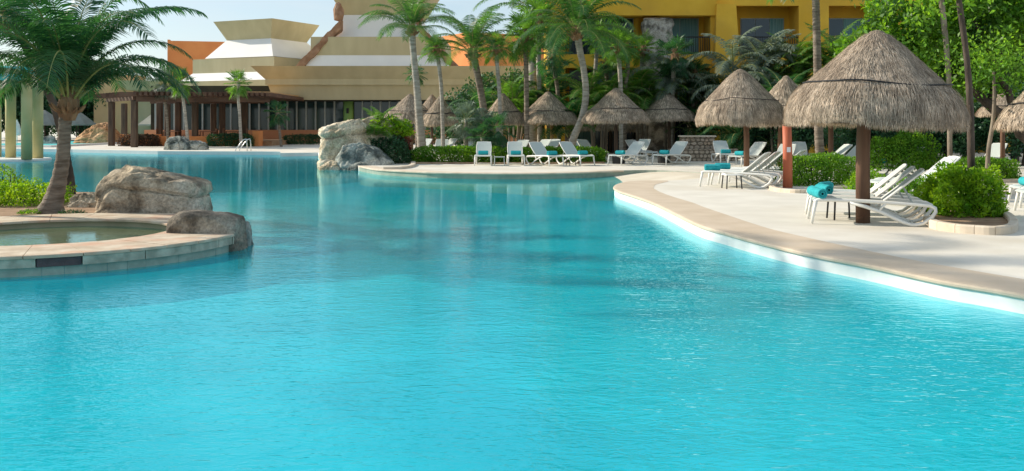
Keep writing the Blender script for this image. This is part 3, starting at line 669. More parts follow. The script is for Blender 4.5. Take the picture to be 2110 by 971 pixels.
# ------------------------------------------------------------------ palms
def frond_mesh(name, Lr, e0, droop, leaf, n, wd, hang, seed, fwd=.45, start=.14, twist=0, rr=.02):
    rd = random.Random(seed); vs = []; fs = []; K = 22; pts = []; p = Vector((0, 0, 0)); dirs = []
    for i in range(K + 1):
        t = i / K; e = R(e0 - droop * t ** 1.35); d = Vector((math.cos(e), .10 * math.sin(t * 2 + seed) * t, math.sin(e))).normalized()
        pts.append(p.copy()); dirs.append(d); p = p + d * (Lr / K)
    for side in (-1, 1):
        for i in range(n):
            t = start + (1 - start) * (i + rd.random() * .8) / n; q = t * K; a = min(int(q), K - 1); P = pts[a].lerp(pts[a+1], q - a); d = dirs[a]
            prof_ = (.55 + .45 * math.sin(math.pi * min(1, (t - start) / .5) / 2)) if t < .5 else (1 - .62 * ((t - .5) / .5) ** 1.6)
            ll = leaf * prof_ * rd.uniform(.85, 1.1)
            lat = Vector((0, side, 0)); upn = d.cross(lat) * -side if side < 0 else lat.cross(d) * -1
            upn = Vector((-d.z, 0, d.x))
            f = fwd + .5 * t ** 3
            dr = (lat + d * f + upn * (.28 - .25 * t) + Vector((rd.uniform(-.1,.1), rd.uniform(-.08,.08), rd.uniform(-.1,.1)))).normalized()
            d2 = (dr + Vector((0, 0, -hang * rd.uniform(.6, 1.3)))).normalized(); d3 = (d2 + Vector((0, 0, -hang * 1.1))).normalized()
            w_ = wd * rd.uniform(.8, 1.15); b = len(vs)
            m1 = P + dr * ll * .35; m2 = m1 + d2 * ll * .38; m3 = m2 + d3 * ll * .3
            wv = d * w_ * .5
            vs += [P - wv * .5, P + wv * .5, m1 - wv, m1 + wv, m2 - wv * .75, m2 + wv * .75, m3]
            fs += [(b, b+1, b+3, b+2), (b+2, b+3, b+5, b+4), (b+4, b+5, b+6)]
    me = MB().add(vs, fs)
    me.tube(pts, [rr * (1.6 - 1.35 * (i / K)) for i in range(K + 1)], 4, False)
    m = bpy.data.meshes.new(name); m.from_pydata([tuple(v) for v in me.v], [], me.f); m.update()
    nl = len(fs); idx = [0] * nl + [1] * (len(me.f) - nl)
    return m, idx
def mk_fronds(prefix, m, specs, **k):
    o = []
    for i, (e0, dr, L_) in enumerate(specs):
        me, idx = frond_mesh('frond', L_, e0, dr, seed=i * 7 + 1, **k); me.materials.append(M[m]); me.materials.append(M['midrib']); me.polygons.foreach_set('material_index', idx); o.append(me)
    return o
COCO = mk_fronds('c', 'frond', [(82,55,3.0),(68,80,3.3),(55,95,3.5),(40,95,3.5),(24,90,3.3),(5,75,3.0),(-20,60,2.6)], leaf=.72, n=60, wd=.042, hang=.42)
COCOD = mk_fronds('c', 'frond_dark', [(86,50,3.0),(80,80,3.5),(72,98,3.7),(64,112,3.8),(58,122,3.6),(48,112,3.0)], leaf=.74, n=80, wd=.036, hang=.45, fwd=.5)
ARECA = mk_fronds('a', 'frond_dark', [(80,60,1.7),(66,85,1.9),(50,100,1.9),(30,90,1.7)], leaf=.42, n=34, wd=.04, hang=.30)
ARECAG = mk_fronds('a', 'fan', [(80,60,1.7),(66,85,1.9),(50,100,1.9),(30,90,1.7)], leaf=.42, n=34, wd=.04, hang=.30)
ARECAS = mk_fronds('a', 'silver', [(78,70,1.8),(60,100,2.0),(42,110,2.0),(20,90,1.8)], leaf=.5, n=34, wd=.042, hang=.5)
def fan_mesh(m, pl, ll, e0, seed, k=26, wd=.04, hang=.5):
    rd = random.Random(seed); vs = []; fs = []; pts = []
    p = Vector((0,0,0))
    for i in range(7): e = R(e0 - 18 * i / 6); pts.append(p.copy()); p = p + Vector((math.cos(e), 0, math.sin(e))) * pl / 6
    hub = pts[-1]; fdir = (pts[-1] - pts[-2]).normalized(); up = Vector((-fdir.z, 0, fdir.x)); lat = Vector((0, 1, 0))
    for i in range(k):
        a = R(-150 + 300 * i / (k - 1)); d = (fdir * math.cos(a) + lat * math.sin(a) + up * .15).normalized(); n = up.cross(d).normalized()
        l = ll * (1 - .25 * abs(a) / 2.6) * rd.uniform(.9, 1.05); m1 = hub + d * l * .6 + Vector((0,0,rd.uniform(-.02,.02))); d2 = (d + Vector((0,0,-hang * rd.uniform(.5,1.6)))).normalized(); m2 = m1 + d2 * l * .4
        b = len(vs); vs += [hub, m1 - n * wd * .5 - up * .01, m1 + n * wd * .5 + up * .01, m2]; fs += [(b, b+2, b+1), (b+1, b+2, b+3)]
    me = MB().add(vs, fs); nl = len(fs); me.tube(pts, .012, 4, False)
    q = bpy.data.meshes.new('frond'); q.from_pydata([tuple(v) for v in me.v], [], me.f); q.update(); q.materials.append(M[m]); q.materials.append(M['midrib'])
    q.polygons.foreach_set('material_index', [0] * nl + [1] * (len(me.f) - nl)); return q
FAN = [fan_mesh('fan', .55, .62, e, i) for i, e in enumerate((85, 60, 35, 10, -20, -50))]
FANS = [fan_mesh('silver', .55, .62, e, i + 9, hang=1.1) for i, e in enumerate((75, 45, 15, -20, -50))]
FAND = [fan_mesh('frond_dark', .55, .62, e, i + 20, hang=.9) for i, e in enumerate((75, 45, 15, -20, -50))]
def crown(root, top, meshes, n, scale, seed, wts=None, az0=0, elo=0):
    rd = random.Random(seed); k = len(meshes)
    for i in range(n):
        t = (i + .5) / n; mi = min(k - 1, int(t ** .85 * k)); a = az0 + i * 2.39996 + rd.uniform(-.25, .25)
        o = bpy.data.objects.new('frond', meshes[mi]); C.objects.link(o); o.parent = root
        o.location = (top[0] + .06*math.cos(a), top[1] + .06*math.sin(a), top[2] - .22 * t * scale); s = scale * rd.uniform(.86, 1.1)
        o.rotation_euler = (rd.uniform(-.14, .14), rd.uniform(-.10, .10), a); o.scale = (s, s, s)
def trunk_pts(path, Y, X0, Y0):          # path of photograph positions and widths -> local points at depth Y
    P = [Vector((WX(px, Y) - X0, Y - Y0, WZ(py, Y))) for px, py, wd in path]; r = [wd * Y / F / 2 for *_, wd in path]
    o = []; q = []
    for i in range(len(P) - 1):
        a, b, c, d = P[max(i-1,0)], P[i], P[i+1], P[min(i+2,len(P)-1)]
        L_ = (c - b).length; k = max(3, int(L_ / .07))
        for j in range(k):
            t = j / k; o.append(.5*((2*b)+(c-a)*t+(2*a-5*b+4*c-d)*t*t+(3*b-a-3*c+d)*t**3)); q.append(r[i]*(1-t)+r[i+1]*t)
    o.append(P[-1]); q.append(r[-1])
    o[0].z = min(o[0].z, -.05)
    return o, q
def palm(name, label, Y, path, meshes, n, scale, seed, tm='trunk', group=None, fibre=True, cat='palm tree', az0=0, dead=0, cup=0):
    X0 = WX(path[0][0], Y); root = thing(name, label, cat, (X0, Y, 0), 0, group)
    o, q = trunk_pts(path, Y, X0, Y)
    q = [r * (1 + .045 * ((i % 2) * 2 - 1)) for i, r in enumerate(q)]
    MB().tube(o, q, 14).build('trunk', M[tm], root, smooth=True)
    top = o[-1]; rt = q[-1]
    if fibre:
        mb = MB(); rd = random.Random(seed)
        mb.tube([top - Vector((0,0,.55*scale)), top - Vector((0,0,.3*scale)), top - Vector((0,0,.05)), top + Vector((0,0,.2*scale))], [rt*1.02, rt*1.5, rt*1.45, rt*.7], 12, jit=.18)
        for i in range(11):
            a = i * 2.4; b = top - Vector((0,0,.35*scale)) + Vector((math.cos(a), math.sin(a), 0)) * rt * 1.2; e = b + Vector((math.cos(a), math.sin(a), .8)) * (.22 * scale) * rd.uniform(.6, 1.3)
            mb.tube([b, b.lerp(e, .5) + Vector((0,0,-.02)), e], [rt*.35, rt*.28, rt*.12], 5, jit=.2)
        mb.build('crown_fibre', M['fibre'], root, smooth=False)
    crown(root, top + Vector((0,0,cup)), meshes, n, scale, seed, az0=az0)
    return root
g1 = 'coconut palms along the far bank'
palm('coconut_palm', 'large leaning coconut palm with ringed trunk beside the hot tub on the left island', 18.0,
     [(104,437,57),(112,408,38),(123,365,30),(130,320,27),(133,270,25),(136,232,26),(141,200,27)], COCOD, 36, .80, 3, az0=.35)
palm('coconut_palm', 'dark thin palm just behind the large leaning palm, its crown at the upper left', 23.0,
     [(146,393,20),(140,340,16),(112,220,16),(60,110,16),(15,25,15)], COCO, 18, 1.0, 5, tm='bark')
palm('coconut_palm', 'very tall coconut palm outside the view whose shadow streaks the water and coping', 20.0,
     [(-640,420,30),(-645,200,26),(-650,-200,24),(-655,-600,22),(-655,-780,22)], COCO, 10, 1.0, 6)
palm('coconut_palm', 'tall straight coconut palm rising from the low hedge just right of the rock outcrop', 44.0,
     [(870,312,20),(864,240,16),(858,170,14),(852,110,13),(848,58,15)], COCO[:5], 24, .74, 8, group=g1, tm='trunk_pale')
palm('coconut_palm', 'coconut palm with upright fronds leaning left behind the shaggy fan palm bush', 47.0,
     [(1003,300,17),(1000,250,15),(990,185,14),(980,135,14),(974,105,16)], COCO[:5], 24, .85, 12, group=g1, az0=.8)
palm('coconut_palm', 'S-curved pale coconut palm between the two largest palapas of the far bank', 44.0,
     [(1176,318,18),(1182,285,15),(1200,240,14),(1207,195,14),(1203,145,13),(1194,100,14),(1188,58,17)], COCO[:6], 32, 1.05, 15, group=g1, tm='trunk_pale')
palm('royal_palm', 'thick grey trunk of a royal palm behind the tall fan palms at the top', 56.0,
     [(1098,330,26),(1098,200,24),(1100,110,20),(1103,20,18)], COCO, 20, 1.1, 17, tm='trunk_pale')
g2 = 'slender fan palms behind the palapas'
for i, (lab, Y, path, fm, n, s) in enumerate((
    ('slender fan palm with dark round crown right of the tall straight palm', 46, [(914,330,8),(910,195,8),(905,140,8),(899,98,9)], FAN, 26, .70),
    ('short fan palm whose crown peeps out behind the tall straight palm', 50, [(860,320,8),(858,220,8),(856,150,8)], FAND, 22, .62),
    ('slender fan palm with pale trunk above the fourth palapa from the left', 45, [(1034,310,8),(1029,190,8),(1025,140,8),(1022,98,9)], FAN, 26, .74),
    ('tall fan palm with dark trunk and big shaggy crown reaching the top edge', 47, [(1086,330,11),(1085,215,10),(1084,130,10),(1082,70,11)], FAN, 34, 1.2),
    ('second tall fan palm with crown cut by the top edge', 52, [(1112,330,11),(1112,215,10),(1110,130,10),(1112,38,11)], FAN, 34, 1.4),
    ('fan palm with thin pale trunk left of the S-curved palm', 50, [(1152,330,8),(1150,200,8),(1143,150,8),(1140,110,9)], FAND, 26, 1.1),
    ('fan palm with bright green crown above the second largest far palapa', 48, [(1280,330,9),(1279,190,9),(1276,130,9),(1273,92,10)], FAN, 30, .98),
    ('thin fan palm leaning right beside the bright green fan palm', 50, [(1287,330,8),(1288,190,8),(1294,140,8),(1290,90,8)], FAN, 24, .85),
    ('slender fan palm just right of the S-curved palm', 52, [(1222,330,8),(1224,190,8),(1228,130,8),(1232,75,9)], FAN, 26, .95),
    ('slim fan palm in front of the left side of the hotel balconies', 53, [(1248,330,8),(1250,200,8),(1250,150,8),(1252,120,9)], FAND, 26, .9),
    ('slim dark fan palm left of the stone pier', 52, [(1318,330,8),(1320,200,8),(1322,140,8),(1325,98,9)], FAN, 26, .9),
    ('short fan palm right of the stone pier under the middle balcony', 51, [(1428,330,8),(1428,240,8),(1430,190,8),(1432,150,9)], FAND, 26, .9),
    ('fan palm in front of the stone pier of the ochre hotel', 50, [(1382,330,9),(1384,230,9),(1388,150,9),(1391,110,10)], FAND, 28, 1.2),
    ('small dark fan palm on the terrace to the left of the glass front', 70, [(580,305,6),(575,260,5),(572,230,6)], FAND, 22, 1.0),
    ('fan palm with curved trunk in front of the pergola, with the bright crown', 67, [(388,303,7),(382,240,6),(377,200,6),(374,168,7)], FAN, 30, 1.05),
    ('slim palm with paler drooping crown just left of the bright pergola palm', 69, [(346,302,6),(344,240,6),(338,195,6),(340,165,7)], FANS, 26, 1.3),
    ('fan palm with straight trunk in front of the right part of the pergola', 67, [(497,303,7),(494,240,6),(491,200,6),(492,170,7)], FAN, 30, 1.0))):
    palm('fan_palm', lab, Y, path, fm, n, s, 30 + i, group=g2 if i < 13 else 'fan palms at the pergola', fibre=(i < 13), tm='trunk_pale' if i % 2 == 0 else 'trunk')
# bushy fan palms
def fanbush(label, px, py, Y, n, s, fm, stems, seed):
    X = WX(px, Y); z = WZ(py, Y); root = thing('fan_palm_bush', label, 'palm bush', (X, Y, 0)); rd = random.Random(seed)
    for k, (dx, hh) in enumerate(stems):
        MB().tube([(dx, 0, -.05), (dx*1.05, 0, hh*.5), (dx*1.1, .02, hh)], [.11, .10, .08], 10, jit=.05).build('trunk', M['trunk_pale'], root, smooth=True)
        crown(root, (dx*1.1, 0, hh), fm, n, s, seed + k)
fanbush('shaggy fan palm bush with twin pale trunks left of the fourth palapa', 965, 240, 43, 30, .95, FANS, ((-.1, 1.9), (.65, 1.5)), 61)
fanbush('second shaggy fan palm bush just in front of the fourth palapa', 1020, 250, 42, 24, .8, FAND, ((.1, 1.5), (-.5, 1.1)), 64)
# areca clumps
def areca(label, px, Y, h, n, ms, seed, spread=.6, s=1.0, name='areca_palm'):
    X = WX(px, Y); root = thing(name, label, 'palm clump', (X, Y, 0), 0, 'clumping palms in front of the hotel'); rd = random.Random(seed)
    for k in range(n):
        dx, dy = rd.uniform(-spread, spread), rd.uniform(-spread, spread) * .7; hh = h * rd.uniform(.55, 1.0)
        MB().tube([(dx*.5, dy*.5, -.05), (dx*.7, dy*.7, hh*.5), (dx, dy, hh)], [.06, .05, .04], 7).build('stem', M['bark_pale'], root, smooth=True)
        crown(root, (dx, dy, hh), ms, 8, s, seed * 5 + k)
for i, (px, Y, h, n, ms, s, lab) in enumerate((
    (1060, 52, 3.0, 6, ARECAG, 1.2, 'green clumping palm behind the fourth palapa'),
    (1125, 53, 3.4, 6, ARECA, 1.3, 'dark clumping palm behind the peak of the fifth palapa'),
    (1165, 49, 2.2, 5, ARECA, 1.2, 'dark clumping palm left of the S-curved palm'),
    (1235, 50, 3.6, 7, ARECAG, 1.3, 'dark clumping palm right of the S-curved palm'),
    (1320, 51, 3.6, 7, ARECAG, 1.3, 'dark clumping palm between the bright fan palm and the stone pier'),
    (1375, 51, 4.4, 6, ARECAS, 1.1, 'greyish clumping palm over the stone pier'),
    (1415, 52, 4.2, 5, ARECA, 1.3, 'dark clumping palm under the middle balcony'),
    (1500, 51, 3.0, 5, ARECA, 1.3, 'dark arching palm beside the battered pier'),
    (1530, 49, 5.2, 6, ARECAS, 1.3, 'silvery clumping palm above the second thatched parasol from the right'),
    (1585, 50, 5.2, 6, ARECAS, 1.2, 'silvery green clumping palm under the blue balcony window'),
    (1640, 50, 5.2, 7, ARECAG, 1.3, 'dark clumping palm left of the tall bare trunk'),
    (1600, 46, 3.0, 5, ARECA, 1.2, 'low dark palm clump behind the hidden parasol peak'),
    (1730, 48, 5.4, 7, ARECAG, 1.4, 'dark clumping palm behind the shoulder of the nearest thatched parasol'),
    (1455, 50, 1.6, 5, ARECA, 1.1, 'low dark palm behind the stone wall'),
    (1530, 47, 1.2, 5, ARECA, 1.1, 'low arching palm beneath the second thatched parasol from the right'),
    (1010, 56, 2.6, 5, ARECA, 1.2, 'dark clumping palm behind the leaning coconut palm'))):
    areca(lab, px, Y, h, n, ms, 100 + i, s=s)
# tall bare trunks
def bare(label, Y, path, tm, n=10, s=1.1, seed=0, fm=COCO, name='palm_tree', cat='palm tree'):
    return palm(name, label, Y, path, fm, n, s, seed, tm=tm, cat=cat)
bare('tall straight grey palm trunk left of the nearest thatched parasol', 35, [(1692,345,20),(1687,270,18),(1684,120,16),(1681,0,15),(1679,-120,15)], 'trunk', 24, 1.1, 71)
def sapling(label, Y, path, m, seed, tree=True):
    X0 = WX(path[0][0], Y); root = thing('slender_tree', label, 'tree', (X0, Y, 0)); o, q = trunk_pts(path, Y, X0, Y)
    MB().tube(o, q, 10).build('trunk', M[m], root, smooth=True)
    t = o[-1]; g = np.random.default_rng(seed); P = g.normal(size=(1500, 3)) * (.7, .7, .4) + np.array([t.x, t.y, t.z + .3])
    link('crown', leafmesh('crown', P, .13, g=g), M['leaf_tree'], root)
sapling('thin pale trunk with crown above the frame, first right of the nearest parasol', 28, [(1959,368,11),(1957,300,10),(1957,200,10),(1951,110,11),(1944,40,12),(1936,-30,10)], 'bark_pale', 5)
sapling('thin trunk, coloured dark for shade, growing out of the nearest planter bush', 17.6, [(2003,440,14),(2001,330,15),(1999,220,14),(1992,120,12),(1980,30,12),(1970,-40,11)], 'bark', 6)  # whole trunk in dark bark, painting in the shade on its lower part
sapling('bent thin sapling trunk further right behind the back hedge', 27, [(2034,372,10),(2037,310,9),(2046,250,8),(2049,200,7),(2047,148,5)], 'bark_pale', 7)
# ------------------------------------------------------------------ broadleaf trees, bushes, hedges
def tree(label, loc, clumps, nper, leaf, m, seed, trunk, tm='bark', group=None, name='broadleaf_tree', flat=.8, sz=(.5, .9)):
    g = np.random.default_rng(seed); root = thing(name, label, 'tree', loc, 0, group)
    mb = MB()
    for pts, r0, r1 in trunk:
        n = len(pts); P = []
        for i in range(n - 1):
            for j in range(5): P.append(Vector(pts[i]).lerp(Vector(pts[i+1]), j/5) + .06 * noise.noise_vector(Vector(pts[i]) * 3 + Vector((j, seed, 0))))
        P.append(Vector(pts[-1])); mb.tube(P, [r0 + (r1 - r0) * i / (len(P) - 1) for i in range(len(P))], 9, jit=.08)
    mb.build('trunk', M[tm], root, smooth=True)
    P = []
    for c in clumps:
        k = nper; rad = g.uniform(*sz); u = g.normal(size=(k, 3)); u /= np.linalg.norm(u, axis=1)[:, None]; u *= rad * (g.uniform(.25, 1, size=(k, 1)) ** .5); u[:, 2] *= flat
        P.append(u + np.array(c))
    link('crown', leafmesh('crown', np.concatenate(P), leaf, g=g), M[m], root); return root
def blob(c, r, n, g, shell=.5):
    u = g.normal(size=(n, 3)); u /= np.linalg.norm(u, axis=1)[:, None]; u *= g.uniform(shell, 1, size=(n, 1)); return u * np.array(r) + np.array(c)
g = np.random.default_rng(4)
# the big bright tree at the right
cl = np.concatenate([blob((-.2, 0, 5.4), (4.6, 2.6, 2.0), 90, g, .2), blob((-3.2, -.5, 4.3), (1.9, 1.5, 1.3), 26, g, .2), blob((2.5, .5, 4.6), (3, 2, 1.6), 36, g, .2), blob((-1.2, .6, 3.2), (1.6, 1.2, .8), 16, g, .3)])
tree('big spreading tree with bright green crown and twisted dark trunk at the right edge', (WX(2075, 30), 30, 0), cl, 260, .19, 'leaf_tree', 9,
     [([(1.6,0,-.1),(1.0,0,.8),(.35,0,1.5),(-.5,0,2.2),(-1.4,.1,3.0),(-2.2,.1,4.2)], .26, .07), ([(1.9,.2,-.1),(1.5,.1,1.0),(1.1,0,2.1),(1.2,.2,3.4),(.8,.3,5)], .24, .07),
      ([(-.5,0,2.2),(-.2,.3,3.2),(.2,.4,4.6)], .13, .05), ([(.35,0,1.5),(-.1,-.3,2.6),(-.9,-.6,3.9),(-1.6,-.8,5.2)], .14, .04), ([(1.1,0,2.1),(2.1,0,3.0),(3.0,0,4.4)], .14, .04)], name='spreading_tree')
g = np.random.default_rng(14)
gb = 'dark trees in the shade behind the right lawn'
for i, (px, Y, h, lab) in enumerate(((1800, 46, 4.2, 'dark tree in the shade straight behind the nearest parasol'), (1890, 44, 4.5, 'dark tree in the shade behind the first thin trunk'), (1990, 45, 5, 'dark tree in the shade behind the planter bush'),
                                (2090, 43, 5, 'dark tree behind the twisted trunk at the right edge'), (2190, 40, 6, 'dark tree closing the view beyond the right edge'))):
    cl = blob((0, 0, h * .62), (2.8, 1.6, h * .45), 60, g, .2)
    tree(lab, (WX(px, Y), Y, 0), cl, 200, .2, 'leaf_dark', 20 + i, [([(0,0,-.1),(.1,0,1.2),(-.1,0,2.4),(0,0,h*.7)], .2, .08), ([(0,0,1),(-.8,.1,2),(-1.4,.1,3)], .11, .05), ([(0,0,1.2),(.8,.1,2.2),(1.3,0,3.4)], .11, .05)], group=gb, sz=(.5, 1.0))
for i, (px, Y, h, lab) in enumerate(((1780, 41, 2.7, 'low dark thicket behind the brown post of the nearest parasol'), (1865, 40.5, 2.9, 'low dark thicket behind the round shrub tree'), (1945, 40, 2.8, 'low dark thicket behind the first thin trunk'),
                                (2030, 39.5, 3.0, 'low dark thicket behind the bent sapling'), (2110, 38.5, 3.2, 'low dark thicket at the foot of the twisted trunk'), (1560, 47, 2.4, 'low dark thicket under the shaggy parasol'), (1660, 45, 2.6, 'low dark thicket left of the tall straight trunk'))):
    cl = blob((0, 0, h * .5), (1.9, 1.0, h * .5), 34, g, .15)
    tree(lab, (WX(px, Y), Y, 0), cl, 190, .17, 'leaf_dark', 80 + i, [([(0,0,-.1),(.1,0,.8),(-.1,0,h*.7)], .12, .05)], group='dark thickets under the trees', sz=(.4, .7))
gl = 'dark trees behind the far left bank'
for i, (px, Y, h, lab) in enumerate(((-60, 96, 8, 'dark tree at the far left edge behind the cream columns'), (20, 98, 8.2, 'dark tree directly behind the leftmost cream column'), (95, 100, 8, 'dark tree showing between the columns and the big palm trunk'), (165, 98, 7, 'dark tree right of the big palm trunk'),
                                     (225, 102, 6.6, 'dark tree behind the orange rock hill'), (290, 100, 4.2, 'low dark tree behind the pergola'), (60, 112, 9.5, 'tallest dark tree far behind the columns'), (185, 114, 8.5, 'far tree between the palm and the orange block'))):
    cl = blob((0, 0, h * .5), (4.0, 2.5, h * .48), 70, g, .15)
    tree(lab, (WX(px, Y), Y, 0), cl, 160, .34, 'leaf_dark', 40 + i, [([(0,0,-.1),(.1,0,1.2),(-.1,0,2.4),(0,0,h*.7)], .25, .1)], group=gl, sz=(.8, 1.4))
for i, (px, Y, h, lab) in enumerate(((1040, 62, 6, 'dark tree between the hall and the hotel'), (1110, 64, 6.5, 'dark tree left of the hotel behind the tall fan palms'), (970, 66, 4, 'low dark tree at the right end of the hall'))):
    cl = blob((0, 0, h * .45), (3.2, 1.8, h * .42), 50, g, .15)
    tree(lab, (WX(px, Y), Y, 0), cl, 200, .26, 'leaf_dark', 60 + i, [([(0,0,-.1),(.1,0,1.2),(-.1,0,2.4),(0,0,h*.7)], .2, .08)], group='dark trees between hall and hotel', sz=(.6, 1.1))
def bush(label, loc, w_, d_, h_, n, leaf, m, seed, name='bush', cat='bush', rz=0, group=None, box=2.6, lump=.22, core=True, stem=False):
    g = np.random.default_rng(seed); root = thing(name, label, cat, loc, rz, group)
    u = g.normal(size=(n, 3)); u[:, 2] = np.abs(u[:, 2]) * 1.0; q = (np.abs(u) ** box).sum(1) ** (-1 / box); u *= q[:, None]
    r = 1 - g.uniform(0, 1, n) ** 2 * .42
    P = u * r[:, None] * np.array([w_/2, d_/2, h_])
    off = np.array([noise.noise(Vector(p) * (1.6 / max(.5, h_)) + Vector((seed, 0, 0))) + .6 * noise.noise(Vector(p) * (4.5 / max(.5, h_)) + Vector((0, seed, 0))) for p in P])
    P *= (1 + lump * off)[:, None]; P[:, 2] = np.maximum(P[:, 2], .03)
    link('foliage', leafmesh('foliage', P, leaf, up=.5, g=g), M[m], root)
    if core:
        mb = MB()
        for i in range(max(5, int(w_ * 5))):
            x = g.uniform(-.42, .42) * w_; y = g.uniform(-.35, .35) * d_
            mb.tube([(x*.8, y*.8, -.03), (x, y, h_*.45), (x*1.1, y*1.1, h_*.85)], [.022, .015, .006], 5)
        mb.build('stems', M['twig'], root, kind='stuff')
    return root
def hedge(label, p0, p1, depth, h, n, leaf, m, seed, group=None, **k):
    a, b = Vector(p0), Vector(p1); c = (a + b) / 2; d = b - a
    return bush(label, (c.x, c.y, 0), d.length, depth, h, n, leaf, m, seed, 'hedge', 'hedge', math.atan2(d.y, d.x), group, box=7, lump=.10, **k)
hedge('low green hedge behind the four facing loungers on the far bank, its left part', (WX(848,41.4), 41.4), (WX(1050,41.4), 41.4), 1.3, .68, 14000, .085, 'leaf', 1)
hedge('low green hedge continuing right behind the second pair of facing loungers', (WX(1052,41.4), 41.4), (WX(1245,41.8), 41.8), 1.3, .64, 14000, .085, 'leaf', 2)
hedge('trimmed green hedge behind the red post', (G(1634,386)[0], 26.3), (G(1764,384)[0] + .3, 27.0), 1.2, .78, 9000, .075, 'leaf', 3)
bush('small yellow green shrub behind the nearest wooden post', (WX(1790, 23.5), 23.5, 0), 1.1, .7, .5, 2200, .065, 'leaf_lime', 4)
bush('low green shrub behind the backrests of the nearest loungers', (WX(1882, 20.0), 20.0, 0), .8, .8, .55, 2600, .06, 'leaf', 5)
bush('bright green rounded bush filling the nearest curved planter', (WX(1986, 17.3), 17.35, .05), 1.36, 1.2, .76, 7500, .088, 'leaf_lime', 6, box=2.9, lump=.45)
bush('smaller green shrub at the right end of the nearest planter', (WX(2042, 16.9), 17.0, .05), .48, .5, .42, 1400, .05, 'leaf', 7)
hedge('clipped green hedge behind the thin trunks at the right', (WX(1965, 28.6), 29.1), (WX(2105, 28.6), 28.9), 1.1, .62, 7000, .075, 'leaf', 8)
bush('dark round shrub tree under the right side of the nearest parasol roof', (WX(1857, 30), 30, .25), 2.2, 1.3, 1.15, 9000, .085, 'leaf', 10, lump=.3)
hedge('dark maroon hedge in front of the terrace wall, right of the boulders', (WX(425,71.2), 71.4), (WX(520,71.2), 71.4), 1.0, .9, 4500, .12, 'leaf_dark', 11)
hedge('dark maroon hedge in front of the terrace wall, between the front posts', (WX(245,71.6), 71.8), (WX(325,71.6), 71.8), .9, .85, 4000, .12, 'leaf_maroon', 12)
hedge('dark hedge under the glass front left of the rock outcrop', (WX(585, 78), 78), (WX(700, 78), 78), 1.2, .75, 4500, .13, 'leaf_dark', 13)
hedge('dark hedge under the glass front behind the outcrop bushes', (WX(705, 79), 79), (WX(960, 79), 79), 1.2, .7, 4500, .13, 'leaf_dark', 14)
# the outcrop plants
Yo = 41.5
areca('bright green feathery cycad on top of the rock outcrop', 785, Yo, 1.75, 5, ARECAG, 210, .6, .62, name='cycad')
bpy.data.objects['cycad']['group'] = 'plants on the rock outcrop'
bush('lime green leafy shrub on top of the rock outcrop', (WX(800, Yo), Yo, 1.15), 1.9, 1.2, .75, 3500, .12, 'leaf_lime', 15, lump=.4)
bush('dark green shrub mass covering the right side of the rock outcrop', (WX(800, Yo), Yo - .4, 0), 2.1, 1.8, 1.15, 8000, .10, 'leaf_dark', 16, lump=.3)
bush('red leaved shrub at the right of the rock outcrop', (WX(830, Yo), Yo - .1, .35), .8, .7, .85, 1500, .12, 'leaf_red', 17, lump=.4)
# island plants
bush('bright lime ground shrub at the left edge of the island', (WX(30, 20.2), 20.2, 0), 2.1, 1.6, .42, 9000, .055, 'leaf_lime', 18, box=3.5, lump=.35)
bush('taller sprig of lime shrub at the left edge behind the ground shrub', (WX(5, 20.8), 20.8, .1), .8, .6, .55, 1500, .06, 'leaf_lime', 19, lump=.5)
bush('tiny tuft of green at the foot of the leaning palm', (WX(58, 17.75), 17.8, 0), .42, .3, .09, 450, .035, 'leaf', 20, core=False)
bush('little dark tuft between the palm foot and the boulder', (WX(150, 17.6), 17.6, 0), .5, .3, .10, 500, .035, 'leaf_dark', 22, core=False)
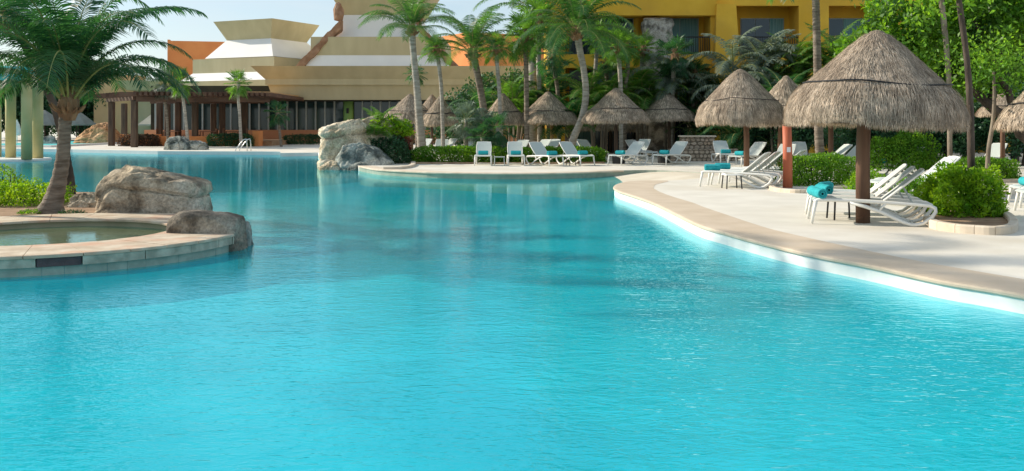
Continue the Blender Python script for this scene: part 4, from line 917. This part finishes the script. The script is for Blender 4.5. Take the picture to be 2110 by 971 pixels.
# ------------------------------------------------------------------ thatched parasols
def thatch_profile(Rr, ez, az, straight=False):
    H = az - ez
    if straight: return [(0.02*Rr, az), (.10*Rr, az - .03*H), (.30*Rr, az - .20*H), (.55*Rr, az - .44*H), (.80*Rr, az - .66*H), (.88*Rr, az - .76*H), (.96*Rr, az - .88*H), (1.0*Rr, ez + .03*H), (.985*Rr, ez - .01)]
    return [(0.02*Rr, az), (.12*Rr, az - .02*H), (.30*Rr, az - .155*H), (.55*Rr, az - .37*H), (.80*Rr, az - .585*H), (.90*Rr, az - .70*H), (.97*Rr, az - .84*H), (1.0*Rr, ez + .02*H), (.985*Rr, ez - .01)]
def thatch_mesh(Rr, ez, az, n, wd, ln, seed, nseg=64):
    rd = np.random.default_rng(seed); pr = thatch_profile(Rr, ez, az, n < 12000); H = az - ez
    cum = [0]
    for i in range(len(pr) - 1): cum.append(cum[-1] + math.dist(pr[i], pr[i+1]))
    T = cum[-1]; rs = np.array([p[0] for p in pr]); zs = np.array([p[1] for p in pr]); cum = np.array(cum)
    dense = np.linspace(0, T, 26)
    def bump(a, s):
        return .035*Rr * (math.sin(a*3 + seed) * .5 + noise.noise(Vector((math.cos(a)*2.2, math.sin(a)*2.2, seed))) * 1.4 + .6*noise.noise(Vector((math.cos(a)*7, math.sin(a)*7, seed+3)))) * min(1, s / T * 1.5)
    prof_ = [(float(np.interp(s, cum, rs)), float(np.interp(s, cum, zs)), s) for s in dense]
    mb = MB(); vs = []; fs = []
    step = .66 * T
    for r, z, s in prof_:
        for k in range(nseg):
            a = 2*math.pi*k/nseg; b = bump(a, s); rr = max(.01, r + b + (.018*Rr if s > step else 0)); vs.append((rr*math.cos(a), rr*math.sin(a), z + (b * .9 if s > .9*T else 0)))
    m_ = len(prof_)
    for i in range(m_ - 1):
        for k in range(nseg): j = (k+1) % nseg; fs.append((i*nseg+k, (i+1)*nseg+k, (i+1)*nseg+j, i*nseg+j))
    # underside
    b0 = len(vs)
    for k in range(nseg): a = 2*math.pi*k/nseg; vs.append((.86*Rr*math.cos(a), .86*Rr*math.sin(a), ez + .08*H))
    vs.append((0, 0, az - .3*H)); c = len(vs) - 1
    for k in range(nseg): j = (k+1) % nseg; fs.append(((m_-1)*nseg+k, b0+k, b0+j, (m_-1)*nseg+j)); fs.append((b0+k, c, b0+j))
    mb.add(vs, fs)
    # straws
    S = np.sqrt(rd.uniform(.002, 1, n)) * T; S[: n//4] = T * rd.uniform(.80, 1.0, n//4)
    A = rd.uniform(0, 2*math.pi, n); V = np.zeros((n, 4, 3)); 
    for i in range(n):
        s, a = S[i], A[i]; r = np.interp(s, cum, rs); z = np.interp(s, cum, zs); s2 = min(s + .05, T); s0 = s2 - .05
        dr = np.interp(s2, cum, rs) - np.interp(s0, cum, rs); dz = np.interp(s2, cum, zs) - np.interp(s0, cum, zs); q = math.hypot(dr, dz) or 1; dr /= q; dz /= q
        b = bump(a, s); r += b + (.018*Rr if s > step else 0); z += (b * .9 if s > .9*T else 0)
        ca, sa = math.cos(a), math.sin(a); l = ln * rd.uniform(.5, 1.25) * (1 if s < .9*T else .45)
        out = rd.uniform(.003, .034) * (1.0 + .8 * (s > step)) * Rr / 1.5; tw = rd.normal() * .10 * l + .05 * l * noise.noise(Vector((ca*5, sa*5, z*3)))
        if s > .93 * T: dr, dz = .1 * dr, -1
        p0 = np.array([r*ca, r*sa, z]) - np.array([-dz*ca, -dz*sa, dr]) * .01
        nrm = np.array([-dz*ca, -dz*sa, dr]); tg_ = np.array([dr*ca, dr*sa, dz]); lt = np.array([-sa, ca, 0])
        p1 = p0 + tg_ * l * .5 + nrm * out + lt * tw * .4; p2 = p0 + tg_ * l + nrm * out * .7 + lt * tw
        V[i, 0] = p0 - lt*wd*.5; V[i, 1] = p1 - lt*wd*.5; V[i, 2] = p2; V[i, 3] = p1 + lt*wd*.5
    idx = np.arange(n) * 4
    straw = mesh_np('straw', V.reshape(-1, 3), np.stack([idx, idx+1, idx+2, idx+3], 1))
    core = bpy.data.meshes.new('thatch'); core.from_pydata([tuple(v) for v in mb.v], [], mb.f); core.update(); core.polygons.foreach_set('use_smooth', [True]*len(core.polygons))
    cordpts = []
    sc_ = step; r = float(np.interp(sc_, cum, rs)); z = float(np.interp(sc_, cum, zs))
    for k in range(61):
        a = 2*math.pi*k/60; bz = .05*Rr*noise.noise(Vector((math.cos(a)*1.5, math.sin(a)*1.5, seed*2))) ; cordpts.append(((r + .055*Rr/1.5 + bump(a, sc_))*math.cos(a), (r + .055*Rr/1.5 + bump(a, sc_))*math.sin(a), z + bz))
    return core, straw, cordpts
PAL = {}
def palapa(label, px, Y, Rr=1.5, ez=1.6, az=3.2, key='far', tilt=(0, 0), postoff=0, pr=.085, pm='post', n=5000, wd=.022, ln=.34, seed=1, cord=.012, rz=0, group='thatched parasols'):
    X = WX(px, Y); root = thing('thatched_parasol', label, 'thatched parasol', (X, Y, 0), 0, group)
    if (key, seed) not in PAL: PAL[(key, seed)] = thatch_mesh(1.5, 1.6, 3.2, n, wd, ln, seed)
    core, straw, cp = PAL[(key, seed)]
    sxy = Rr / 1.5; szz = (az - ez) / 1.6
    th = link('thatch', core, M['thatch_core'], root); th.scale = (sxy, sxy, szz); th.location = (0, 0, ez - 1.6 * szz); th.rotation_euler = (R(tilt[0]), R(tilt[1]), rz)
    if tilt != (0, 0):
        mt = Matrix.Rotation(R(tilt[1]), 3, 'Y') @ Vector((0, 0, 1.6 * szz)); th.location = (-mt.x + 0, 0, ez - mt.z)
    st_ = link('straw', straw, M['thatch'], th, kind='stuff')
    rp = MB().tube(cp, cord / sxy, 5, False).build('cord', M['rope'], th)
    if key in ('near', 'mid'): MB().tube([((.33 + .02 * math.sin(a * 2)) * math.cos(a), (.33 + .02 * math.sin(a * 2)) * math.sin(a), 2.985 + .02 * math.sin(a * 3 + 1)) for a in np.linspace(0, 2 * math.pi, 25)], cord * .8, 5, False).build('cord', M['rope'], th)
    hub = MB().lathe([(.28, 2.96), (.22, 3.08), (.12, 3.2), (.02, 3.23)], 16, lambda r, z, a: (r * (1 + .15 * noise.noise(Vector((math.cos(a)*3, math.sin(a)*3, seed)))), z)).build('cap', M['thatch_core'], th)
    MB().tube([(postoff, 0, -.05), (postoff, 0, 1.2), (postoff*.6, 0, az - .25)], [pr, pr * .97, pr * .85], 14).build('post', M[pm], root, smooth=True)
    return root
# near parasol
palapa('largest and nearest thatched parasol with a brown post beside the nearest loungers', 1799, 16.35, 1.42, 1.68, 3.22, 'near', tilt=(0, 2.6), postoff=WX(1778, 16.35) - WX(1799, 16.35), pr=.118, n=46000, wd=.0075, ln=.24, seed=2, cord=.014)
palapa('second largest thatched parasol, shaggy, left of the nearest one', 1525, 33.0, 1.46, 1.72, 3.50, 'mid', n=26000, wd=.012, ln=.30, seed=3, postoff=.22, pr=.10, cord=.010)
for i, (lab, px, Y, Rr, ez, az, po, pm) in enumerate((
    ('thatched parasol partly hidden behind the tall straight palm, leftmost of the far bank', 845, 54, 1.5, 1.72, 3.30, .1, 'darkpost'),
    ('small thatched parasol peak just behind the two leftmost ones', 890, 62, 1.2, 1.8, 3.5, 0, 'darkpost'),
    ('narrow tall thatched parasol right of the tall straight palm', 907, 48, .93, 1.55, 3.02, .1, 'post'),
    ('thatched parasol half hidden by the shaggy fan palm bush', 1037, 48, 1.12, 1.60, 3.15, .1, 'post_pale'),
    ('wide thatched parasol on a yellowish post behind the facing loungers', 1129, 48, 1.52, 1.63, 3.22, .2, 'post_pale'),
    ('thatched parasol with pointed peak right of the S-curved palm', 1269, 43.5, 1.52, 1.68, 3.25, 0, 'darkpost'),
    ('darker thatched parasol half hidden behind and below the pointed one', 1258, 56, 1.95, 1.25, 2.9, 0, 'darkpost'),
    ('thatched parasol in front of the stone pier, rightmost of the far bank row', 1375, 49.5, 1.50, 1.78, 3.22, .1, 'darkpost'),
    ('thatched parasol peak showing between the two largest parasols', 1620, 38, 1.45, 1.60, 3.52, -.25, 'post'),
    ('thatched parasol hidden behind the nearest one, only its thin post in view', 1712, 31, 1.25, 1.62, 3.0, 0, 'post'),
    ('thatched parasol cut by the right edge of the view', 2165, 26.0, 1.32, 1.50, 3.15, 0, 'post'),
    ('thatched parasol peak behind the twisted tree trunk at the right', 2066, 36, .9, 1.9, 2.85, 0, 'post'))):
    palapa(lab, px, Y, Rr * .97, ez + .08, az, 'far', seed=10 + i % 4, n=9000, wd=.020, ln=.34, postoff=po, pm=pm, pr=.085, cord=.016, rz=i * 1.3)
for lab, px, Y in (('grey pyramid canopy far behind the columns, left of the big palm trunk', 92, 92), ('grey pyramid canopy far behind, right of the big palm trunk', 158, 92), ('grey canopy visible through the pergola', 325, 94)):
    r = thing('garden_canopy', lab, 'canopy', (WX(px, Y), Y, 0), 0, 'grey canopies on the far left bank')
    MB().lathe([(.05, 2.95), (.6, 2.6), (1.9, 1.62), (1.92, 1.50), (1.8, 1.5), (.05, 2.7)], 8).build('roof', M['canvas'], r); MB().tube([(0,0,-.05),(0,0,2.8)], .06, 8).build('post', M['darkpost'], r)

# ------------------------------------------------------------------ sun loungers
def make_lounger(label, loc, rz):
    r = thing('sun_lounger', label, 'sun lounger', loc, rz, 'pale sling sun loungers')
    for s in (-1, 1):
        y = .31 * s
        P = [(.03,.36),(.10,.395),(.30,.40),(.7,.395),(1.15,.375),(1.6,.355),(1.82,.34),(1.90,.30),(1.905,.24),(1.84,.14),(1.72,.05),(1.62,.022),(1.54,.022),(1.42,.06),(1.1,.21),(.85,.30),(.6,.365)]
        MB().tube([(x, y, z) for x, z in P], .031, 6, flat=.8).build('side_frame', M['white_plastic'], r, smooth=True)
        MB().tube([(.07, y, .385), (.035, y + .01*s, .2), (.0, y + .02*s, 0)], [.034, .029, .024], 8).build('leg', M['white_plastic'], r, smooth=True)
        MB().tube([(1.17, y, .375), (1.10, y, .30), (1.06, y, .235)], .020, 6).build('strut', M['white_plastic'], r, smooth=True)
    def slab(P, w0, th):
        vs = []; fs = []; n = len(P)
        for x, z in P:
            for yy in (-w0, -w0*.5, 0, w0*.5, w0): vs.append((x, yy, z - .012 * (1 - (yy / w0) ** 2)))
        for x, z in P:
            for yy in (-w0, -w0*.5, 0, w0*.5, w0): vs.append((x, yy, z - th - .012 * (1 - (yy / w0) ** 2)))
        for i in range(n - 1):
            for j in range(4):
                fs.append((i*5+j, (i+1)*5+j, (i+1)*5+j+1, i*5+j+1)); b = n*5; fs.append((b+i*5+j, b+i*5+j+1, b+(i+1)*5+j+1, b+(i+1)*5+j))
            fs.append((i*5, n*5+i*5, n*5+(i+1)*5, (i+1)*5)); fs.append((i*5+4, (i+1)*5+4, n*5+(i+1)*5+4, n*5+i*5+4))
        for i in (0, n - 1):
            for j in range(4):
                q = (i*5+j, i*5+j+1, n*5+i*5+j+1, n*5+i*5+j); fs.append(q if i == 0 else q[::-1])
        return MB().add(vs, fs)
    slab([(.0,.39),(.05,.415),(.4,.418),(.8,.412),(1.10,.405)], .31, .014).build('seat', M['sling'], r, smooth=False)
    slab([(1.13,.415),(1.3,.555),(1.5,.725),(1.66,.87),(1.735,.925)], .28, .014).build('backrest', M['sling'], r, smooth=False)
    MB().tube([(1.12,-.29,.40),(1.3,-.3,.54),(1.55,-.3,.752),(1.72,-.28,.895),(1.74,-.1,.915),(1.74,.1,.915),(1.72,.28,.895),(1.55,.3,.752),(1.3,.3,.54),(1.12,.29,.40)], .017, 6).build('back_frame', M['white_plastic'], r, smooth=True)
    for x, z in ((.10,.38),(1.85,.31),(1.58,.03)): MB().tube([(x,-.31,z),(x,.31,z)], .015, 6).build('cross_bar', M['white_plastic'], r, smooth=True)
    for yy in (-.2, .2): MB().tube([(1.42,yy,.65),(1.58,yy,.36)], .010, 5).build('prop', M['mullion'], r)
    return r
def make_towel(label, loc, rz, r0=.085, ln=.40):
    mb = MB(); n = 20; prof_ = [(.02, -ln/2+.012), (r0*.45, -ln/2+.006), (r0*.50, -ln/2+.016), (r0*.62, -ln/2+.016), (r0*.68, -ln/2), (r0*.9, -ln/2-.002), (r0, -ln/2+.02), (r0*1.02, 0), (r0, ln/2-.02), (r0*.9, ln/2+.002), (r0*.68, ln/2), (r0*.62, ln/2-.016), (r0*.50, ln/2-.016), (r0*.45, ln/2-.006), (.02, ln/2-.012)]
    mb.lathe(prof_, n); mb.v = [(v[0], v[2], v[1] + r0) for v in mb.v]
    mb.add([(-.0, -ln/2+.01, r0*2.0), (r0*.9, -ln/2+.01, r0*1.55), (r0*.9, ln/2-.01, r0*1.55), (0, ln/2-.01, r0*2.0), (0, -ln/2+.01, r0*2.06), (r0*.98, -ln/2+.01, r0*1.6), (r0*.98, ln/2-.01, r0*1.6), (0, ln/2-.01, r0*2.06)], [(4,5,6,7),(0,3,2,1),(0,1,5,4),(1,2,6,5),(2,3,7,6),(3,0,4,7)])
    o = mb.build('rolled_towel', M['towel'], None, smooth=False, label=label, cat='towel', group='rolled turquoise towels'); o.location = loc; o.rotation_euler = (0, 0, rz)
    return o
L0 = []; T0 = []
def lounger(px, py=None, rz=0, label='', towel=None, tx=.28, ty=0, Y=None, trz=0):
    if Y is None: X, Y = G(px, py)
    else: X = WX(px, Y)
    if not L0: L0.append(make_lounger(label, (X, Y, .006), R(rz))); o = L0[0]
    else: o = dup(L0[0], None, (X, Y, .006), R(rz), label)
    if towel:
        c, s = math.cos(R(rz)), math.sin(R(rz)); loc = (X + tx*c - ty*s, Y + tx*s + ty*c, .418)
        if not T0: T0.append(make_towel(towel, loc, R(rz + trz)))
        else: dup(T0[0], None, loc, R(rz + trz), towel)
    return o
def at(X, Y): return 1055 + X / Y * 2000
lounger(at(5.10, 16.5), Y=16.5, rz=-18, label='nearest sun lounger beside the brown parasol post', towel='nearest rolled turquoise towel, its coiled end facing the pool', tx=.12, ty=-.15, trz=16)
lounger(at(5.28, 17.3), Y=17.35, rz=-18, label='sun lounger second from the viewer in the nearest group', towel='rolled towel on the second lounger of the nearest group', tx=.26, ty=-.02, trz=30)
lounger(at(5.50, 18.15), Y=18.25, rz=-17, label='sun lounger third from the viewer in the nearest group', towel='farthest rolled towel of the nearest group of loungers', tx=.34, ty=-.1, trz=-25)
dup(T0[0], None, (5.22, 16.78, .418), R(-5), 'rolled towel just behind the nearest towel')
lounger(at(5.14, 26.0), Y=26.0, rz=-30, label='sun lounger nearest the pool tip in the group left of the red post', towel='rolled towel on the lounger closest to the pool tip', tx=.25, ty=-.05, trz=-60)
lounger(at(5.58, 26.7), Y=26.7, rz=-30, label='second sun lounger of the group left of the red post', towel='rolled towel on the second lounger of the group left of the red post', tx=.22, trz=-60)
lounger(at(6.02, 27.4), Y=27.4, rz=-30, label='third sun lounger of the group left of the red post')
lounger(at(6.75, 28.3), Y=28.3, rz=-30, label='sun lounger straight behind the red post with its back raised to the right')
lounger(995, 342, 90, 'leftmost of the four white loungers facing the pool on the far bank', 'rolled towel on the leftmost facing lounger', tx=.5)
lounger(1064, 342, 92, 'second from left of the four white loungers facing the pool', 'rolled towel on the second facing lounger', tx=.5)
lounger(1147, 343, 118, 'third from left of the four facing loungers, turned a little left', 'rolled towel on the third facing lounger', tx=.5, ty=-.08)
lounger(1211, 342, 118, 'rightmost of the four facing loungers, turned a little left', 'rolled towel on the rightmost facing lounger', tx=.5, ty=-.08)
lounger(1266, 341, 48, 'lounger turned right under the pointed parasol', 'rolled towel on the lounger under the pointed parasol', tx=.4)
lounger(1358, 340, 48, 'lounger turned right at the left end of the low stone wall', 'rolled towel on the lounger left of the low stone wall', tx=.4)
lounger(1501, 338, 90, 'grey lounger facing the pool just right of the low stone wall', 'rolled towel on the lounger right of the low stone wall', tx=.5)
lounger(1513, 343, 40, 'white lounger turned right under the shaggy parasol', 'rolled towel on the lounger under the shaggy parasol', tx=.35)
for px, Y, rz, lab in ((1243, 43.5, 120, 'grey lounger back between the rightmost facing lounger and the pointed parasol'), (1345, 43, 118, 'grey lounger back left of the stone wall lounger'), (1225, 45, 120, 'farther grey lounger back at the right end of the low hedge'),
                       (1300, 45, 60, 'lounger in the shade right behind the post of the pointed parasol'), (1590, 34, 55, 'lounger with raised back just left of the red post'), (1655, 38, 80, 'lounger back behind the hedge left of the tall palm trunk'),
                       (1657, 34.5, 12, 'white lounger left of the tall palm trunk with its back leaning right'), (1705, 30.5, 8, 'pale lounger behind the hedge with its back near the brown post'), (1700, 36, 20, 'lounger behind the tall palm trunk'),
                       (1793, 30.3, 8, 'white lounger behind the round shrub tree'), (1797, 21.3, 1, 'shaded lounger left of the first thin trunk'), (1812, 22.1, 1, 'second shaded lounger left of the first thin trunk'),
                       (2010, 36, 35, 'white lounger back behind the clipped hedge at the right'), (2089, 19.6, -8, 'white lounger entering at the right edge'), (2104, 18.3, -8, 'nearer white lounger entering at the right edge'),
                       (1040, 43.0, 60, 'lounger back above the low hedge behind the second facing lounger'), (1078, 44, 50, 'lounger back above the low hedge under the wide parasol'), (1108, 44.5, 60, 'lounger back above the low hedge left of the yellowish post'),
                       (838, 46, 60, 'lounger back beside the tall straight palm foot, on its left'), (880, 47, 45, 'lounger back just right of the tall straight palm foot'), (906, 45, 90, 'white lounger back above the left end of the low hedge'), (945, 46, 70, 'grey lounger back in front of the shaggy fan palm bush')):
    lounger(px, Y=Y, rz=rz, label=lab)
dup(T0[0], None, (WX(2106, 19.6) + .05, 19.55, .42), R(-8), 'rolled towel on the lounger at the right edge')
dup(T0[0], None, (WX(1818, 30.3), 30.3, .42), R(8), 'pale blue towel on the lounger behind the round shrub tree')
def side_table(label, X, Y, rz, m='darkmetal', m2='white_plastic'):
    r = thing('side_table', label, 'side table', (X, Y, 0), rz, 'small side tables between loungers')
    MB().bbox(-.22, .22, -.22, .22, .345, .37, .01).build('table_top', M[m2], r)
    for a in (-1, 1):
        for b in (-1, 1): MB().tube([(a*.18, b*.18, .344), (a*.2, b*.2, 0)], .017, 6).build('leg', M[m], r, smooth=True)
side_table('small dark-legged table between the two nearest loungers', WX(1735, 17.0), 17.0, 0)
side_table('small dark-legged table under the loungers left of the red post', WX(1508, 25.0), 25.0, .1)
side_table('small grey table between the two leftmost facing loungers', WX(1029, 38.3), 38.3, 0, 'mullion', 'mullion')
side_table('small dark table between the two rightmost facing loungers', WX(1180, 38.6), 38.6, .3, 'darkmetal', 'mullion')
for px, Y, lab in ((1275, 40.5, 'black round tub at the foot of the pointed parasol post'), (1368, 41.2, 'black round tub at the foot of the parasol post by the stone wall')):
    r = thing('round_tub', lab, 'tub', (WX(px, Y), Y, 0), 0, 'black tubs at parasol posts'); MB().lathe([(.01, 0), (.26, 0), (.29, .36), (.27, .37), (.24, .30), (.01, .30)], 20).build('body', M['black'], r, smooth=False); MB().lathe([(.288, .34), (.31, .345), (.31, .385), (.27, .385)], 20).build('rim', M['black'], r)

# red post with sticker
r = thing('red_post', 'red painted round post with a small white sticker at the hedge corner', 'post', (WX(1623, 25.3), 25.3, 0))
MB().tube([(0,0,-.03),(0,0,.8),(-.02,0,1.62)], [.125, .12, .115], 18).build('shaft', M['redpost'], r, smooth=True)
MB().lathe([(.118, 1.61), (.125, 1.62), (.12, 1.65), (.02, 1.655)], 18, cx=-.02).build('cap', M['post'], r)
vs = []; 
for z in (.93, 1.06):
    for k in range(5): a = R(-112 + 12 * k); vs.append((.1235 * math.cos(a) - .008, .1235 * math.sin(a), z))
MB().add(vs, [(k, k+1, k+6, k+5) for k in range(4)]).build('sticker', M['sticker'], r)

# low stone wall with coping
def fieldwall(label, x0, x1, Y, h, seed, cap, step=None):
    r = thing('stone_wall', label, 'stone wall', ((x0+x1)/2, Y, 0), 0); w_ = x1 - x0; rd = random.Random(seed)
    MB().box(-w_/2+.02, w_/2-.02, .06, .6, -.05, h - .02).build('mortar', M['mortar'], r)
    if cap: MB().bbox(-w_/2-.05, w_/2+.05, -.03, .65, h + .001, h + .06, .02).build('capstone', M['kerb'], r)
    z = 0; row = 0
    while z < h - .05:
        rh = min(rd.uniform(.13, .19), h - z); x = -w_/2
        while x < w_/2 - .02:
            rw = min(rd.uniform(.15, .30), w_/2 - x); 
            if w_/2 - x - rw < .1: rw = w_/2 - x
            vs = []; n = 8; cx_, cz_ = x + rw/2, z + rh/2
            for k in range(n):
                a = 2*math.pi*(k + .5)/n; q = (abs(math.cos(a))**3.2 + abs(math.sin(a))**3.2) ** (-1/3.2); jx = rd.uniform(.86, 1.0)
                vs.append((cx_ + q*math.cos(a)*rw*.485*jx, .07, cz_ + q*math.sin(a)*rh*.475*jx))
            for k in range(n): v = vs[k]; vs.append((cx_ + (v[0]-cx_)*.82, rd.uniform(-.005, .02), cz_ + (v[2]-cz_)*.82))
            MB().add(vs, [tuple(range(2*n-1, n-1, -1))] + [(k, (k+1)%n, n+(k+1)%n, n+k) for k in range(n)]).build('stone', M['wallstone'], r)
            x += rw
        z += rh; row += 1
fieldwall('long low fieldstone wall at the foot of the hotel', WX(1380, 43), WX(1522, 43), 43.0, .56, 1, False)
fieldwall('short higher fieldstone wall with pale capstone behind the low one', WX(1404, 43.8), WX(1474, 43.8), 43.8, 1.07, 2, True)

# planter kerbs
def kerb(label, pts, wd=.14, h=.12, m='kerb', closed=False):
    P = smooth(pts, 5); root = thing('planter_kerb', label, 'kerb', (P[0][0], P[0][1], 0)); n = len(P); seg = 0; i = 0
    while i < n - 1:
        j = min(n - 1, i + 4); vs = []; fs = []
        for q in range(i, j + 1):
            a = Vector(P[max(q-1, 0)]); b = Vector(P[min(q+1, n-1)]); t = (b - a).normalized(); nr = Vector((-t.y, t.x)); c = Vector(P[q]) - Vector(P[0])
            sh = t * (.004 if q == i else (-.004 if q == j else 0))
            for o_, z in ((-wd/2, 0), (-wd/2, h-.02), (-wd/2+.02, h), (wd/2-.02, h), (wd/2, h-.02), (wd/2, 0)): vs.append((c.x + nr.x*o_ + sh.x, c.y + nr.y*o_ + sh.y, z))
        m_ = j - i
        for q in range(m_):
            for k in range(5): fs.append((q*6+k, q*6+k+1, (q+1)*6+k+1, (q+1)*6+k)[::-1])
        fs += [tuple(range(6)), tuple(m_*6+k for k in (5,4,3,2,1,0))]
        MB().add(vs, fs).build('kerb_stone', M[m], root); i = j
    return P
pk = [G(1890,440), G(1906,456), G(1925,470), G(1965,478), G(2010,482), G(2055,484), G(2082,479), G(2088,468), G(2078,455), G(2050,440), G(2030,425)]
P = kerb('curved pale kerb around the nearest planter', pk, h=.13)
MB().prism([Vector(p) for p in P] + [Vector(G(1900, 418))], -.02, .05).build('planter_soil', M['soil'], kind='structure')
P = kerb('pale kerb at the front of the hedge by the red post', [(WX(1590,27.6),27.6), G(1589,387), G(1600,394), G(1640,398), G(1680,397), G(1712,392), (WX(1780,25),25.0)], h=.09)
P = kerb('kerb in front of the clipped hedge at the right', [(WX(1925,27.8),27.8), (WX(1980,27.5),27.5), (WX(2050,27.5),27.5), (WX(2120,27.6),27.6)], h=.1)
P = kerb('brown kerb running away behind the nearest planter bush', [G(2020,422), G(2050,412), G(2085,400), G(2092,392)], h=.12)
P = kerb('short straight kerb behind the backs of the nearest loungers', [G(1850,421), G(1880,420), G(1915,420)], h=.12, wd=.2)
P = kerb('low curved kerb around the plants of the rock outcrop', [G(790,349), G(822,348.5), G(845,345), G(852,339), G(846,331)], h=.09, wd=.2)
P = kerb('brown kerb along the front of the low far hedge', [(WX(850,40.2),40.3), (WX(1000,40.2),40.2), (WX(1130,40.2),40.2), (WX(1245,40.6),40.7)], h=.07, wd=.12, m='soil')
for px0, px1, Y, d in ((845, 1245, 41.0, 1.6),): MB().box(WX(px0, Y), WX(px1, Y), Y - .6, Y + 1.1, -.02, .03).build('planter_soil', M['soil'], kind='structure')

# columns and canopy standing in the pool at the left
cp = thing('column_pavilion', 'round teal canopy on cream columns standing in the pool at the left edge', 'pavilion', (WX(8, 49.2), 49.2, 0))
MB().lathe([(.01, -.09), (2.15, -.09), (2.2, -.12), (2.2, -1.35)], 48).build('base', M['white_plaster'], cp, smooth=False)
MB().lathe([(.01, 3.95), (2.55, 3.96), (2.6, 4.0), (2.6, 4.4), (2.5, 4.45), (.01, 4.6)], 48).build('canopy', M['teal'], cp)
for px, Y in ((22, 50.2), (55, 48.0), (78, 49.4), (-32, 48.4), (-8, 51)):
    X = WX(px, Y) - cp.location.x; y = Y - 49.2
    MB().tube([(X, y, -.091), (X, y, 3.98)], .255, 24).build('column', M['olive_col'], cp, smooth=True)
o = MB().tube([(0,0,0),(0,0,.7),(0,0,1.6)], [.04,.16,.05], 10, jit=.1); 
r = thing('folded_parasol', 'folded white parasol standing far behind between the columns', 'parasol', (WX(35, 78), 78, .0))
MB().tube([(0,0,-.02),(0,0,2.0)], .035, 8).build('pole', M['white_plastic'], r); MB().tube([(0,0,.75),(0,0,.95),(0,0,1.5),(0,0,1.9)], [.30,.30,.2,.06], 10, jit=.15).build('folded_cover', M['whitecloth'], r)
lounger(96, Y=86, rz=200, label='lounger far behind at the left between the columns and the palm trunk')
lounger(5, Y=86, rz=160, label='lounger at the far left edge behind the columns')

# pool ladder rail
r = thing('handrail', 'bright steel handrail at the far pool edge below the terrace', 'handrail', (*G(505, 311), 0))
for k in (0, .55): MB().tube([(-.55 + k*.15, k-.4, -.3), (-.45 + k*.15, k-.4, .1), (.0 + k*.15, k-.4, .68), (.17 + k*.15, k-.4, .74), (.22 + k*.15, k-.4, .6), (.24 + k*.15, k-.4, -.02)], .03, 8).build('rail', M['chrome'], r, smooth=True)

# terrace tables and chairs
def tset(px, Y, k):
    X = WX(px, Y); t = thing('dining_table', ('dark dining table under the pergola, left of its middle posts', 'dark dining table under the middle of the pergola', 'dark dining table under the right part of the pergola')[k], 'table', (X, Y, .35), 0, 'terrace dining tables')
    MB().bbox(-.6, .6, -.4, .4, .70, .74, .02).build('table_top', M['flesh'], t)
    for a in (-1, 1):
        for b in (-1, 1): MB().box(a*.54-.03, a*.54+.03, b*.34-.03, b*.34+.03, 0, .699).build('leg', M['flesh'], t)
    for j, dx in enumerate((-.95, .95)):
        c = thing('dining_chair', 'brown dining chair at the %s side of the %s terrace table' % (('left', 'right')[j], ('first', 'second', 'third')[k]), 'chair', (X + dx, Y, .35), 0, 'terrace dining chairs'); s = 1 if j else -1
        MB().bbox(-.22, .22, -.22, .22, .42, .47, .02).build('seat', M['flesh'], c); MB().bbox(s*.2-.03, s*.2+.03, -.22, .22, .471, .95, .02).build('backrest', M['flesh'], c)
        for a in (-1, 1):
            for b in (-1, 1): MB().box(a*.19-.02, a*.19+.02, b*.19-.02, b*.19+.02, 0, .419).build('leg', M['flesh'], c)
tset(355, 74.2, 0); tset(430, 74, 1); tset(478, 74, 2)
